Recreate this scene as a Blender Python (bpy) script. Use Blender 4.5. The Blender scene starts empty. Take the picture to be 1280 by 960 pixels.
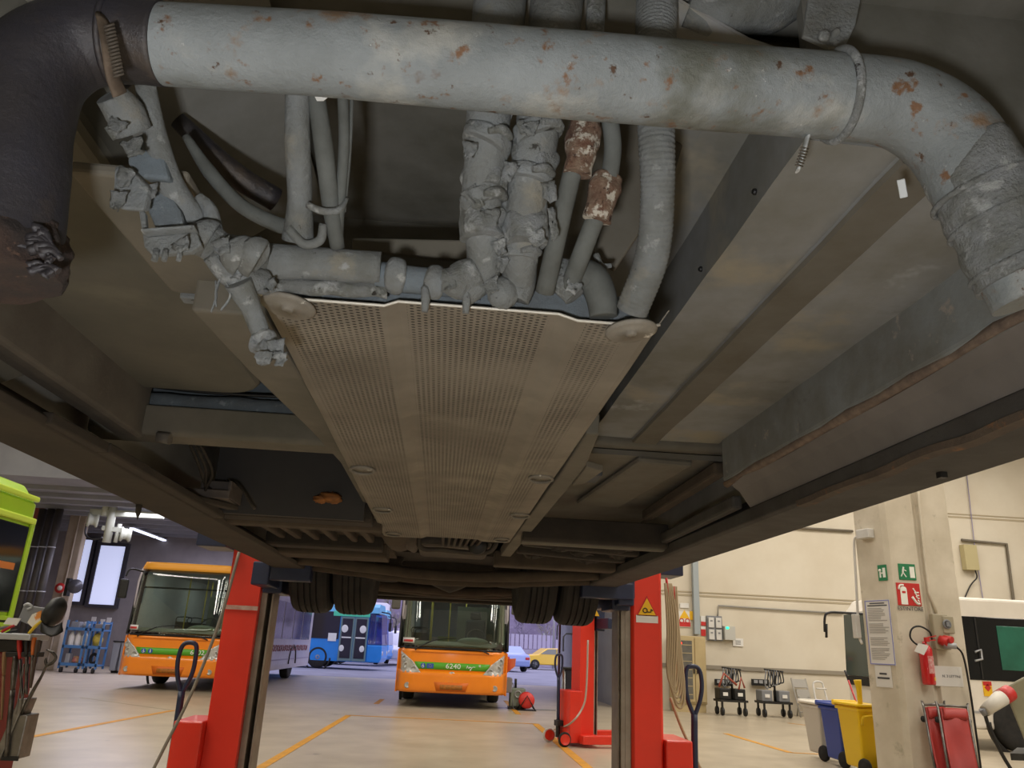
import bpy, math, random
from mathutils import Vector, Matrix, noise
random.seed(7)
R = math.radians
C = bpy.context.scene.collection
PI = math.pi
# ------------------------------------------------------------------ camera model
F = 970.0; CAMZ = 1.37
PIT, YAW, ROL = R(18.7), R(4.2), R(2.72)
sy, cy, sp, cp = math.sin(YAW), math.cos(YAW), math.sin(PIT), math.cos(PIT)
FW = Vector((sy*cp, cy*cp, sp)); r0 = Vector((cy, -sy, 0)); u0 = Vector((-sy*sp, -cy*sp, cp))
RT = r0*math.cos(ROL) + u0*math.sin(ROL); UP = u0*math.cos(ROL) - r0*math.sin(ROL)
EYE = Vector((0, 0, CAMZ))
def at(px, py, x=None, y=None, z=None):
    """world point seen at photo pixel (px,py) on the plane x=, y= or z="""
    d = FW*F + RT*(px-640) - UP*(py-480)
    if x is not None: t = x/d.x
    elif y is not None: t = y/d.y
    else: t = (z-CAMZ)/d.z
    return EYE + d*t
cam_d = bpy.data.cameras.new('camera'); cam = bpy.data.objects.new('camera', cam_d); C.objects.link(cam)
cam_d.sensor_width = 36; cam_d.lens = F/1280*36; cam_d.clip_start = .02; cam_d.clip_end = 400
m3 = Matrix((RT, UP, -FW)).transposed()
cam.matrix_world = Matrix.Translation(EYE) @ m3.to_4x4()
bpy.context.scene.camera = cam
vs = bpy.context.scene.view_settings
vs.view_transform = 'Standard'; vs.look = 'None'; vs.gamma = 1; vs.use_curve_mapping = False; vs.exposure = 0
# ------------------------------------------------------------------ materials
def lin(c):
    if isinstance(c, str):
        c = c.lstrip('#'); c = [int(c[i:i+2], 16)/255 for i in (0, 2, 4)]
    return tuple((v/12.92 if v <= .04045 else ((v+.055)/1.055)**2.4) for v in c) + (1.0,)
MATS = {}
def M(name, col, rough=.6, metal=0.0, col2=None, ns=6.0, amt=1.0, bump=0.0, bs=30.0, bd=.01, spots=(), spec=None, emit=None, lo=.35, hi=.65, coat=0):
    """dusty / painted material: base colour, broad noise towards col2, then sharp-edged spots [(colour, scale, threshold, width)]"""
    m = bpy.data.materials.new(name); m.use_nodes = True; nt = m.node_tree; N = nt.nodes; L = nt.links
    b = N['Principled BSDF']; b.inputs['Roughness'].default_value = rough; b.inputs['Metallic'].default_value = metal
    if spec is not None: b.inputs['Specular IOR Level'].default_value = spec
    if coat: b.inputs['Coat Weight'].default_value = coat; b.inputs['Coat Roughness'].default_value = .08
    tc = N.new('ShaderNodeTexCoord'); src = tc.outputs['Object']
    def ntex(scale, det=6, ro=.6, off=0):
        n = N.new('ShaderNodeTexNoise'); n.inputs['Scale'].default_value = scale; n.inputs['Detail'].default_value = det; n.inputs['Roughness'].default_value = ro
        if off:
            mp = N.new('ShaderNodeMapping'); mp.inputs['Location'].default_value = (off, off*1.7, -off); L.new(src, mp.inputs['Vector']); L.new(mp.outputs[0], n.inputs['Vector'])
        else: L.new(src, n.inputs['Vector'])
        return n.outputs['Fac']
    def ramp(s, a, z):
        r = N.new('ShaderNodeMapRange'); r.inputs['From Min'].default_value = a; r.inputs['From Max'].default_value = z; L.new(s, r.inputs['Value']); return r.outputs[0]
    def mix(f, A, B):
        x = N.new('ShaderNodeMix'); x.data_type = 'RGBA'; L.new(f, x.inputs[0])
        if isinstance(A, tuple): x.inputs[6].default_value = A
        else: L.new(A, x.inputs[6])
        x.inputs[7].default_value = B; return x.outputs[2]
    cur = lin(col)
    if col2 is not None:
        f = ramp(ntex(ns), lo, hi)
        if amt < 1:
            mu = N.new('ShaderNodeMath'); mu.operation = 'MULTIPLY'; mu.inputs[1].default_value = amt; L.new(f, mu.inputs[0]); f = mu.outputs[0]
        cur = mix(f, cur, lin(col2))
    for i, (sc_, ss, th, w) in enumerate(spots):
        cur = mix(ramp(ntex(ss, 5, .62, 3.1+i*7.7), th, th+w), cur, lin(sc_))
    if isinstance(cur, tuple): b.inputs['Base Color'].default_value = cur
    else: L.new(cur, b.inputs['Base Color'])
    if bump:
        bp = N.new('ShaderNodeBump'); bp.inputs['Strength'].default_value = bump; bp.inputs['Distance'].default_value = bd
        L.new(ntex(bs, 8, .7, 1.3), bp.inputs['Height']); L.new(bp.outputs[0], b.inputs['Normal'])
    if emit:
        b.inputs['Emission Color'].default_value = lin(emit[0]); b.inputs['Emission Strength'].default_value = emit[1]
    MATS[name] = m; return m
def glass_mat(name, tint, refl=.08, rough=.02):
    m = bpy.data.materials.new(name); m.use_nodes = True; nt = m.node_tree; N = nt.nodes; L = nt.links
    N.remove(N['Principled BSDF']); out = N['Material Output']
    tr = N.new('ShaderNodeBsdfTransparent'); tr.inputs[0].default_value = lin(tint)
    gl = N.new('ShaderNodeBsdfGlossy'); gl.inputs['Roughness'].default_value = rough
    fr = N.new('ShaderNodeFresnel'); fr.inputs[0].default_value = 1.45
    ad = N.new('ShaderNodeMath'); ad.operation = 'ADD'; ad.inputs[1].default_value = refl; L.new(fr.outputs[0], ad.inputs[0])
    mx = N.new('ShaderNodeMixShader'); L.new(ad.outputs[0], mx.inputs[0]); L.new(tr.outputs[0], mx.inputs[1]); L.new(gl.outputs[0], mx.inputs[2])
    L.new(mx.outputs[0], out.inputs[0]); MATS[name] = m; return m
# ------------------------------------------------------------------ mesh builder
def catmull(pts, sub):
    P = [Vector(p) for p in pts]
    if len(P) < 3 or sub <= 1: return P, [i/(max(1, len(P)-1)) for i in range(len(P))]
    out = []; ts = []; n = len(P)
    for i in range(n-1):
        a = P[i-1] if i else P[0]*2-P[1]; b = P[i]; c = P[i+1]; d = P[i+2] if i+2 < n else P[-1]*2-P[-2]
        for k in range(sub):
            t = k/sub
            out.append(.5*((2*b)+(c-a)*t+(2*a-5*b+4*c-d)*t*t+(3*b-a-3*c+d)*t**3)); ts.append((i+t)/(n-1))
    out.append(P[-1]); ts.append(1.0); return out, ts
class MB:
    def __init__(s): s.v = []; s.f = []; s.sm = []
    def add(s, vs_, fs, smooth=False):
        o = len(s.v); s.v += [Vector(v) for v in vs_]; s.f += [tuple(i+o for i in f) for f in fs]; s.sm += [smooth]*len(fs); return s
    def box(s, c, d, rot=None, z=0.0):
        c = Vector(c); h = Vector(d)/2; rm = rot if rot is not None else Matrix.Rotation(z, 3, 'Z')
        vs_ = [c+rm@Vector((x*h.x, y*h.y, w*h.z)) for x in (-1, 1) for y in (-1, 1) for w in (-1, 1)]
        return s.add(vs_, [(0, 1, 3, 2), (4, 6, 7, 5), (0, 4, 5, 1), (2, 3, 7, 6), (0, 2, 6, 4), (1, 5, 7, 3)])
    def span(s, a, b):
        a = Vector(a); b = Vector(b); return s.box((a+b)/2, [abs(b[i]-a[i]) for i in range(3)])
    def bar(s, a, b, w, h, up=(0, 0, 1)):
        a = Vector(a); b = Vector(b); d = (b-a); L_ = d.length; d.normalize(); u = Vector(up)
        sd = d.cross(u)
        if sd.length < 1e-4: sd = d.cross(Vector((1, 0, 0)))
        sd.normalize(); u = sd.cross(d).normalized(); rm = Matrix((sd, d, u)).transposed()
        return s.box((a+b)/2, (w, L_, h), rot=rm)
    def tube(s, pts, r, n=12, sub=6, cap=True, lump=0.0, ls=20.0, ridge=0.0, pitch=.012, seed=0.0, flat=1.0, smooth=True):
        P, T = catmull(pts, sub)
        if ridge:   # resample finely for a corrugated hose
            Q = [P[0]]; TT = [T[0]]
            for i in range(len(P)-1):
                k = max(1, int((P[i+1]-P[i]).length/(pitch/4)))
                for j in range(1, k+1): Q.append(P[i].lerp(P[i+1], j/k)); TT.append(T[i]+(T[i+1]-T[i])*j/k)
            P, T = Q, TT
        rs = r if isinstance(r, (list, tuple)) else [r, r]
        def rad(t):
            x = t*(len(rs)-1); i = min(int(x), len(rs)-2); return rs[i]+(rs[i+1]-rs[i])*(x-i)
        vs_ = []; fs = []; ref = None; dist = 0
        for i, p in enumerate(P):
            d = (P[min(i+1, len(P)-1)]-P[max(i-1, 0)])
            if d.length < 1e-9: d = Vector((0, 0, 1))
            d.normalize()
            if ref is None:
                ref = Vector((0, 0, 1)) if abs(d.z) < .9 else Vector((1, 0, 0))
            ref = (ref-d*ref.dot(d))
            if ref.length < 1e-6: ref = d.orthogonal()
            ref.normalize(); bi = d.cross(ref)
            if i: dist += (P[i]-P[i-1]).length
            rr = rad(T[i])*(1+ridge*math.sin(2*PI*dist/pitch))
            for k in range(n):
                a = 2*PI*k/n; o = ref*math.cos(a)*flat+bi*math.sin(a); q = rr
                if lump: q *= 1+lump*noise.noise((p+o*rr)*ls+Vector((seed, seed*2, 0)))*1.6
                vs_.append(p+o*q)
        m = len(P)
        for i in range(m-1):
            for k in range(n):
                fs.append((i*n+k, i*n+(k+1) % n, (i+1)*n+(k+1) % n, (i+1)*n+k))
        s.add(vs_, fs, smooth)
        if cap: o = len(s.v)-m*n; s.f += [tuple(o+k for k in reversed(range(n))), tuple(o+(m-1)*n+k for k in range(n))]; s.sm += [False, False]
        return s
    def cyl(s, a, b, r, n=16, r1=None, smooth=True): return s.tube([a, b], [r, r if r1 is None else r1], n=n, sub=1, smooth=smooth)
    def lathe(s, prof, o, axis=(0, 0, 1), n=24, smooth=True):
        ax = Vector(axis).normalized(); u = ax.orthogonal().normalized(); w = ax.cross(u); o = Vector(o); vs_ = []; fs = []; m = len(prof)
        for r_, h_ in prof:
            for k in range(n): a = 2*PI*k/n; vs_.append(o+ax*h_+(u*math.cos(a)+w*math.sin(a))*r_)
        for i in range(m-1):
            for k in range(n): fs.append((i*n+k, i*n+(k+1) % n, (i+1)*n+(k+1) % n, (i+1)*n+k))
        if prof[0][0] > 1e-6: fs.append(tuple(reversed(range(n))))
        if prof[-1][0] > 1e-6: fs.append(tuple((m-1)*n+k for k in range(n)))
        return s.add(vs_, fs, smooth)
    def torus(s, o, axis, R_, r_, n=24, k=8, arc=2*PI, start=0.0, u=None):
        ax = Vector(axis).normalized(); u = (Vector(u) if u else ax.orthogonal()).normalized(); w = ax.cross(u); o = Vector(o)
        cnt = n if arc >= 2*PI-.01 else n+1
        pts = [o+(u*math.cos(start+arc*i/n)+w*math.sin(start+arc*i/n))*R_ for i in range(n+1)]
        return s.tube(pts, r_, n=k, sub=1, cap=arc < 2*PI-.01)
    def prism(s, poly, fr, d):
        """poly: list of (a,b); fr(a,b)->Vector; d: extrusion vector"""
        A = [Vector(fr(a, b)) for a, b in poly]; d = Vector(d); n = len(A)
        fs = [tuple(range(n)), tuple(reversed(range(n, 2*n)))]+[(i, i+n, (i+1) % n+n, (i+1) % n) for i in range(n)]
        return s.add(A+[a+d for a in A], fs)
    def sheet(s, pts, d):
        """a closed outline of 3D points thickened by vector d"""
        A = [Vector(p) for p in pts]; d = Vector(d); n = len(A)
        return s.add(A+[a+d for a in A], [tuple(range(n)), tuple(reversed(range(n, 2*n)))]+[(i, i+n, (i+1) % n+n, (i+1) % n) for i in range(n)])
    def profile(s, prof, y0, y1, th=.004, ny=1, wob=0.0):
        """an open (x,z) profile line swept from y0 to y1 and thickened upwards"""
        n = len(prof); vs_ = []; fs = []; nr = []
        for i in range(n):
            tx = tz = 0
            for a_, b_ in ((i-1, i), (i, i+1)):
                if a_ >= 0 and b_ < n:
                    dx, dz = prof[b_][0]-prof[a_][0], prof[b_][1]-prof[a_][1]; l_ = math.hypot(dx, dz) or 1; tx += dx/l_; tz += dz/l_
            l_ = math.hypot(tx, tz) or 1; nr.append((-tz/l_, tx/l_))
        for j in range(ny+1):
            y = y0+(y1-y0)*j/ny
            for k in (0, 1):
                for i, (x, z) in enumerate(prof):
                    q = noise.noise(Vector((x*6, y*5, z*6)))*wob if wob else 0
                    vs_.append(Vector((x+nr[i][0]*k*th, y, z+nr[i][1]*k*th+q)))
        w = 2*n
        for j in range(ny):
            for i in range(n-1):
                a = j*w+i; b = a+w
                fs.append((a, a+1, b+1, b)); fs.append((a+n, b+n, b+n+1, a+n+1))
            fs.append((j*w, (j+1)*w, (j+1)*w+n, j*w+n)); fs.append((j*w+n-1, j*w+2*n-1, (j+1)*w+2*n-1, (j+1)*w+n-1))
        for j in (0, ny):
            for i in range(n-1):
                q = (j*w+i, j*w+n+i, j*w+n+i+1, j*w+i+1); fs.append(q if j == 0 else q[::-1])
        return s.add(vs_, fs)
    def grid(s, fn, nu, nv, smooth=True):
        vs_ = [fn(i/nu, j/nv) for j in range(nv+1) for i in range(nu+1)]; w = nu+1
        return s.add(vs_, [(j*w+i, j*w+i+1, (j+1)*w+i+1, (j+1)*w+i) for j in range(nv) for i in range(nu)], smooth)
    def ball(s, c, r, nz=0.0, ns=8.0, n=14, m=10, rot=None):
        c = Vector(c); r = Vector(r) if not isinstance(r, (int, float)) else Vector((r, r, r)); vs_ = []; fs = []
        for j in range(m+1):
            t = PI*j/m
            for i in range(n):
                a = 2*PI*i/n; d = Vector((math.sin(t)*math.cos(a), math.sin(t)*math.sin(a), math.cos(t)))
                k = 1+nz*noise.noise(d*ns*.25+c*3) if nz else 1
                e = Vector((d.x*r.x, d.y*r.y, d.z*r.z))*k
                vs_.append(c+(rot@e if rot is not None else e))
        for j in range(m):
            for i in range(n): fs.append((j*n+i, (j+1)*n+i, (j+1)*n+(i+1) % n, j*n+(i+1) % n))
        return s.add(vs_, fs, True)
    def build(s, name, mat, parent=None, bevel=0.0, seg=2, label=None, sub=0, wn=False):
        me = bpy.data.meshes.new(name); inv = XF[parent.name].inverted() if parent is not None and parent.name in XF else None
        vv = [inv@v for v in s.v] if inv else s.v
        me.from_pydata([tuple(v) for v in vv], [], s.f); me.polygons.foreach_set('use_smooth', s.sm)
        me.validate(); me.update()
        o = bpy.data.objects.new(name, me); C.objects.link(o)
        if mat is not None: me.materials.append(mat)
        if parent is not None:
            o.parent = parent
            if parent.name in XF: XF[o.name] = XF[parent.name]
        if bevel:
            md = o.modifiers.new('bevel', 'BEVEL'); md.width = bevel; md.segments = seg; md.limit_method = 'ANGLE'; md.angle_limit = R(40)
        if sub:
            md = o.modifiers.new('sub', 'SUBSURF'); md.levels = sub; md.render_levels = sub
        if label: o['label'] = label
        return o
XF = {}
def tag(o, label, cat, group=None, kind=None):
    if label: o['label'] = label
    if cat: o['category'] = cat
    if group: o['group'] = group
    if kind: o['kind'] = kind
    return o
def thing(name, label, cat, loc=(0, 0, 0), rz=0.0, group=None):
    o = bpy.data.objects.new(name, None); C.objects.link(o); o.empty_display_size = .1
    o.location = loc; o.rotation_euler = (0, 0, rz)
    XF[o.name] = Matrix.Translation(Vector(loc)) @ Matrix.Rotation(rz, 4, 'Z')
    return tag(o, label, cat, group)
def local(o):
    """geometry given from now on is in the thing's own frame"""
    XF[o.name] = Matrix.Identity(4); return o
def copy_tree(o, parent=None):
    c = o.copy(); C.objects.link(c)
    if parent is not None: c.parent = parent
    for ch in list(o.children): copy_tree(ch, c)
    return c
def struct(mb, name, mat, bevel=0.0):
    o = mb.build(name, mat, None, bevel); o['kind'] = 'structure'; return o
def text(name, body, mat, parent, loc, size, rot, align='CENTER', depth=.001, sx=1.0, label=None):
    """lettering: a text curve turned into a mesh child; loc/rot in world (or local) coordinates of the parent frame"""
    cu = bpy.data.curves.new(name, 'FONT'); cu.body = body; cu.size = size; cu.align_x = align; cu.align_y = 'CENTER'; cu.extrude = depth; cu.resolution_u = 3
    t = bpy.data.objects.new(name+'_tmp', cu); C.objects.link(t)
    dg = bpy.context.evaluated_depsgraph_get(); me = bpy.data.meshes.new_from_object(t.evaluated_get(dg)); bpy.data.objects.remove(t)
    mw = Matrix.Translation(Vector(loc)) @ rot.to_4x4() @ Matrix.Diagonal((sx, 1, 1, 1))
    inv = XF[parent.name].inverted() if parent is not None and parent.name in XF else Matrix.Identity(4)
    me.transform(inv@mw); me.materials.clear(); me.materials.append(mat)
    o = bpy.data.objects.new(name, me); C.objects.link(o)
    if parent is not None:
        o.parent = parent
        if parent.name in XF: XF[o.name] = XF[parent.name]
    return o
FACE_MY = Matrix(((1, 0, 0), (0, 0, -1), (0, 1, 0)))     # lettering that faces -Y
FACE_MX = Matrix(((0, 0, -1), (-1, 0, 0), (0, 1, 0)))    # lettering that faces -X
FACE_PX = Matrix(((0, 0, 1), (1, 0, 0), (0, 1, 0)))      # lettering that faces +X
# ------------------------------------------------------------------ setting
m_floor = M('polished_concrete', '#c0b39c', .32, 0, '#a89b84', 1.3, .8, .04, 60, spots=[('#6f675b', 2.2, .66, .12)])
m_wall = M('cream_concrete', '#d3cbb9', .85, 0, '#c8beaa', .8, .8, .05, 20)
m_wall_dark = M('grey_concrete', '#85807f', .85, 0, '#716c6d', .8)
m_white = M('white_paint', '#d8d6d0', .5, 0, '#c6c4be', 2)
m_ceil = M('ceiling_sheet', '#8d8f96', .8, 0, '#7d7f87', .7)
m_pillar = M('pillar_concrete', '#d6cdba', .8, 0, '#c3b9a4', 2.2, .9, .06, 30, spots=[('#b0a892', 5, .63, .1)])
m_pillar_left = M('old_pillar_concrete', '#a89c88', .85, 0, '#978b78', 1.5)
m_asphalt = M('yard_asphalt', '#8f90a0', .9, 0, '#80818f', .8)
m_yellow_line = M('yellow_floor_paint', '#d99a2c', .6, 0, '#c08a35', 6)
m_white_line = M('worn_floor_paint', '#b3a890', .6)
m_brownred = M('oxide_red_paint', '#6b2d28', .55)
m_blk = M('black_plastic', '#151515', .5)
m_rubber = M('tyre_rubber', '#1b1b1b', .85, 0, '#2a2825', 8, 1, .2, 60)
m_grey = M('grey_plastic', '#7b7d80', .5)
m_lgrey = M('light_grey_metal', '#a9abad', .4, .3)
m_steel = M('brushed_steel', '#8d8a84', .35, .8, '#6d6a64', 12)
m_dsteel = M('dark_steel', '#3a3937', .5, .5, '#2a2927', 14)
m_conduit = M('conduit_grey', '#94918a', .5, .2)
m_paper = M('white_paper', '#dcdad4', .8)
m_print = M('print_ink', '#4c4c50', .8)
m_red = M('sign_red', '#c22a26', .45)
m_green = M('sign_green', '#1e7a4c', .5)
m_yel = M('sign_yellow', '#e8b61c', .5)
m_dkglass = M('dark_glass', '#14171a', .08, 0)

GX = 4.7          # the side wall beside the gateway runs along Y at this X
YB = 21.4         # back wall of the right hand bay
YG = 32.0         # the gateway
s = MB(); s.span((-16, -9, -.2), (24, YG, 0)); floor = struct(s, 'floor', m_floor)
s = MB(); s.span((-60, YG, -.25), (70, 120, -.02)); struct(s, 'floor_yard', m_asphalt)
# painted lines on the floor
def line(a, b, w, mat):
    global ln
    a = Vector((a[0], a[1], 0.002)); b = Vector((b[0], b[1], 0.002)); d = (b-a).normalized(); n_ = Vector((-d.y, d.x, 0))*w/2
    s_ = MB(); s_.sheet([a-n_, b-n_, b+n_, a+n_], (0, 0, .002)); ln += 1
    return struct(s_, 'trim_%d' % ln, mat)
ln = 0
p = lambda x, y: at(x, y, z=0)
line((-1.62, 16.2), (-1.95, 6.5), .11, m_yellow_line); line((-1.62, 16.2), (1.95, 16.0), .09, m_yellow_line)
line((1.93, 16.0), (1.93, 6.5), .13, m_yellow_line)
line(p(35, 922), p(217, 888), .11, m_yellow_line); line(p(100, 872), p(215, 888), .05, m_white_line)
line(p(470, 880), p(478, 874), .12, m_yellow_line); line(p(632, 876), p(648, 893), .12, m_yellow_line)
line(p(907, 917), p(988, 941), .11, m_yellow_line); line(p(988, 941), p(1026, 943), .08, m_yellow_line)
line(p(985, 904), p(1020, 908), .08, m_yellow_line)
# walls
s = MB(); s.span((GX, YB, 0), (24, YB+.3, 8.2)); struct(s, 'wall_back_right', m_wall)
s = MB(); s.span((GX, YB+.3, 0), (GX+.25, YG+.3, 8.2)); struct(s, 'wall_gateway_right', M('white_cladding', '#b4b6bd', .7, 0, '#a6a8b0', 1))
s = MB(); s.span((-16, YG, 0), (-8.3, YG+.3, 8.2)); s.span((-8.3, YG, 4.9), (GX, YG+.3, 8.2)); struct(s, 'wall_back_left', m_wall_dark)
s = MB(); s.span((-16.3, -9, 0), (-16, YG, 8.2)); struct(s, 'wall_left', m_wall)
s = MB(); s.span((24, -9, 0), (24.3, YB+.3, 8.2)); struct(s, 'wall_right', m_wall)
s = MB(); s.span((-16, -9.3, 0), (24, -9, 8.2)); struct(s, 'wall_front', m_wall)
s = MB(); s.span((-16.3, -9.3, 8.2), (24.3, 20.5, 8.4)); s.span((GX, 20.5, 8.2), (24.3, YB+.3, 8.4)); struct(s, 'ceiling', m_ceil)
s = MB(); s.span((-16.3, 20.5, 4.9), (GX, YG+.3, 5.1)); s.span((-16.3, 20.3, 4.9), (GX, 20.5, 8.2))
for k in range(9): s.span((-16, 21.5+k*1.2, 4.78), (GX, 21.6+k*1.2, 4.9))
struct(s, 'ceiling_low_bay', m_ceil)
# gateway post
s = MB(); s.span((GX-.06, YG-.35, 0), (GX+.12, YG-.2, 4.8)); s.span((GX-.02, YG-.38, 0), (GX+.06, YG-.35, 4.8)); struct(s, 'trim_gatepost', m_brownred)
# horizontal joints of the precast wall panels
s = MB()
for z_ in (2.9, 5.5): s.span((GX+.3, YB-.012, z_), (24, YB, z_+.05)); s.span((GX+.3, YB-.02, z_+.1), (24, YB, z_+.13))
struct(s, 'trim_wall_joint', M('joint_grey', '#a99d84', .8))  # joint strips darker than the wall
s = MB(); s.span((GX+.3, YB-.04, 1.05), (24, YB, 1.15)); struct(s, 'trim_wall_rail', M('rail_grey', '#8d8576', .6))
# right hand pillar: chamfered precast column with a groove
PY = 9.6
a0 = at(1078, 760, y=PY+.5).x; a1 = at(1117, 760, y=PY).x; a2 = at(1203, 760, y=PY).x
s = MB()
poly = [(a0, PY+.5), (a1-.02, PY+.06), (a1+.03, PY), (a1+.40, PY), (a1+.42, PY+.05), (a1+.47, PY+.05), (a1+.49, PY), (a2-.03, PY), (a2, PY+.04), (a2, PY+.8), (a0*(1+.3/(PY+.5)), PY+.8)]
s.prism(poly, lambda a, b: (a, b, 0), (0, 0, 8.2)); struct(s, 'pillar_right', m_pillar, .006)
PXF = a1; PXR = a2
# left pillar with the black downpipes beside it
ly = 27.4
b0 = at(66, 740, y=ly).x; b1 = at(88, 740, y=ly).x
s = MB(); s.span((b0, ly, 0), (b1, ly+.3, 8.2)); s.span((b0+.3, ly-.06, 0), (b0+.36, ly, 8.2)); struct(s, 'pillar_left', m_pillar_left, .03)
s = MB(); s.span((at(12, 580, y=26).x, 26, 0), (at(62, 600, y=26).x, 26.3, 8.2)); struct(s, 'wall_red_panel', M('oxide_panel', '#8a4438', .7, 0, '#7c3b31', 2))
# outside: hill, fence
m_hill = M('winter_hillside', '#746b80', .95, 0, '#5a5166', .35, 1, .6, 3, spots=[('#8d8492', 1.6, .55, .2), ('#6d6a58', .9, .6, .15)])
s = MB()
def hill(u, v):
    x = -70+150*u; y = 76+40*v
    return Vector((x, y, -.1+30*v**.8*(1+.15*noise.noise(Vector((x*.05, y*.05, 1))))+.9*noise.noise(Vector((x*.4, y*.4, 2)))*min(1, v*4)))
s.grid(hill, 60, 20); struct(s, 'hill', m_hill)
# ------------------------------------------------------------------ light
w = bpy.data.worlds.new('world'); bpy.context.scene.world = w; w.use_nodes = True
bg = w.node_tree.nodes['Background']; bg.inputs[0].default_value = lin('#cfcbe6'); bg.inputs[1].default_value = 2.2
def area(name, loc, sx, sy_, pw, col, rot=(0, 0, 0)):
    d = bpy.data.lights.new(name, 'AREA'); d.shape = 'RECTANGLE'; d.size = sx; d.size_y = sy_; d.energy = pw; d.color = lin(col)[:3]
    o = bpy.data.objects.new(name, d); C.objects.link(o); o.location = loc; o.rotation_euler = rot; return o
for i, x in enumerate((-10, -4.5, 4.5, 10, 16)):
    area('hall_lamp', (x, 6, 8.0), 1.0, 22, 730, '#fff6ea')
area('hall_lamp', (12, 17, 7.9), 12, 2.5, 500, '#fff6ea')
area('bay_lamp', (-9, 26, 4.7), 1.5, 9, 430, '#e8e4ff')
# flash-like light added beside the camera for the underside; no lamp fixture here
area('camera_side_light', (-.09, -.05, CAMZ-.17), .07, .07, 14.8, '#fdfdff', (R(90+38), 0, R(-8)))
# ------------------------------------------------------------------ the raised bus, seen from below
dust = dict(rough=.92, bump=.4, bs=45)
m_pipe = M('galvanised_exhaust', '#7c8283', .62, .1, '#666b6b', 6, 1, .45, 90, spots=[('#9b9a91', 4, .55, .16), ('#565850', 3.1, .56, .10), ('#715c47', 13, .60, .10), ('#664a33', 30, .615, .07), ('#45301f', 36, .65, .05), ('#574031', 8.0, .635, .07), ('#b3b4ae', 70, .69, .05)])
m_pipe_rust = M('rust_crust', '#5e4030', .95, 0, '#7d6a58', 60, 1, 1, 90, spots=[('#b8b2a4', 50, .53, .06), ('#3d281d', 55, .58, .06)])
m_rub = M('dirty_black_rubber', '#2a2624', .5, 0, '#25242a', 5, 1, .35, 50, spots=[('#4a3f33', 5, .56, .14), ('#7e7a70', 6, .655, .03), ('#131214', 9, .62, .05)])
m_hose = M('dusty_hose', '#757979', .95, 0, '#61635f', 14, 1, .7, 90, spots=[('#7d796c', 9, .58, .14), ('#8a8d8b', 30, .62, .08), ('#33322e', 40, .66, .05)])
m_hose_d = M('grimy_hose', '#575a57', .9, 0, '#484a46', 16, 1, .2, 60)
m_wrap = M('mud_caked_wrap', '#868a8b', .97, 0, '#6d6f69', 22, 1, 1.0, 70, bd=.016, spots=[('#a5a8a6', 30, .55, .12), ('#2c2a26', 26, .66, .04)])
m_brkt = M('dusty_bracket', '#7d8283', .9, .05, '#686964', 14, 1, .8, 90, spots=[('#9a9c98', 30, .6, .08), ('#3a3833', 22, .65, .05)])
m_blueish = M('dusty_blue_grey_plate', '#667076', .9, 0, '#595e60', 10, 1, .5, 90, spots=[('#838a8c', 24, .6, .1)])
m_deck = M('dark_floor_deck', '#65645e', .9, 0, '#525149', 6, 1, .1, 30)
m_panr = M('dusty_floor_panel', '#828484', .85, 0, '#6a6961', 3.2, 1, .1, 30, spots=[('#8b8575', 2.4, .56, .12), ('#5d5a52', 3.7, .62, .14), ('#a4a9aa', 2.9, .63, .12)])
m_band = M('brown_band', '#575247', .9, 0, '#636058', 5, 1, .1, 30)  # brown tone of the floor panel strip and some nearby plates
m_beamg = M('grey_beam', '#797e7e', .85, 0, '#65655f', 6, 1, .2, 40, spots=[('#8e887f', 14, .64, .06), ('#4f4c47', 5, .62, .1)])
m_pink = M('pinkish_floor_panel', '#736e6a', .85, 0, '#615d59', 3, 1, .08, 25)
m_sill = M('grimy_sill', '#474541', .85, 0, '#37332f', 5, 1, .3, 30, spots=[('#534333', 7, .68, .06)])
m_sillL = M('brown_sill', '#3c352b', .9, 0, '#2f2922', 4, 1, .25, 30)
m_rustl = M('rusty_flange', '#55493d', .9, 0, '#473d34', 14, 1, .6, 60, spots=[('#7c5738', 12, .57, .1)])
m_rail = M('beige_dust_rail', '#696459', .9, 0, '#5a574c', 5, 1, .15, 40)
m_tank = M('dusty_tank', '#67645a', .85, 0, '#58574e', 3, 1, .08, 25, spots=[('#716e61', 2, .6, .15)])
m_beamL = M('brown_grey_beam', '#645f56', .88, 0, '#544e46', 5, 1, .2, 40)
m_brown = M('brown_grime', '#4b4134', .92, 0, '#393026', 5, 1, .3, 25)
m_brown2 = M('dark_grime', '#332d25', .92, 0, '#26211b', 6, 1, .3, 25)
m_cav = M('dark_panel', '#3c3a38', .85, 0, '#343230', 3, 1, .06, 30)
m_gear = M('oily_casting', '#463f34', .7, .1, '#342d27', 10, 1, .3, 40)
m_disc = M('grey_washer', '#6f6a60', .75, .1, '#7d786d', 20, 1, .3, 60, spots=[('#c9c6ba', 26, .66, .05)])
m_orange_d = M('dirty_orange_plastic', '#9a5f22', .7, 0, '#6d4520', 20)
m_forkb = M('dark_blue_steel', '#2b3346', .5, 0, '#232a3a', 5)
m_whitebit = M('torn_white_film', '#d8d6cf', .6)

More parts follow.
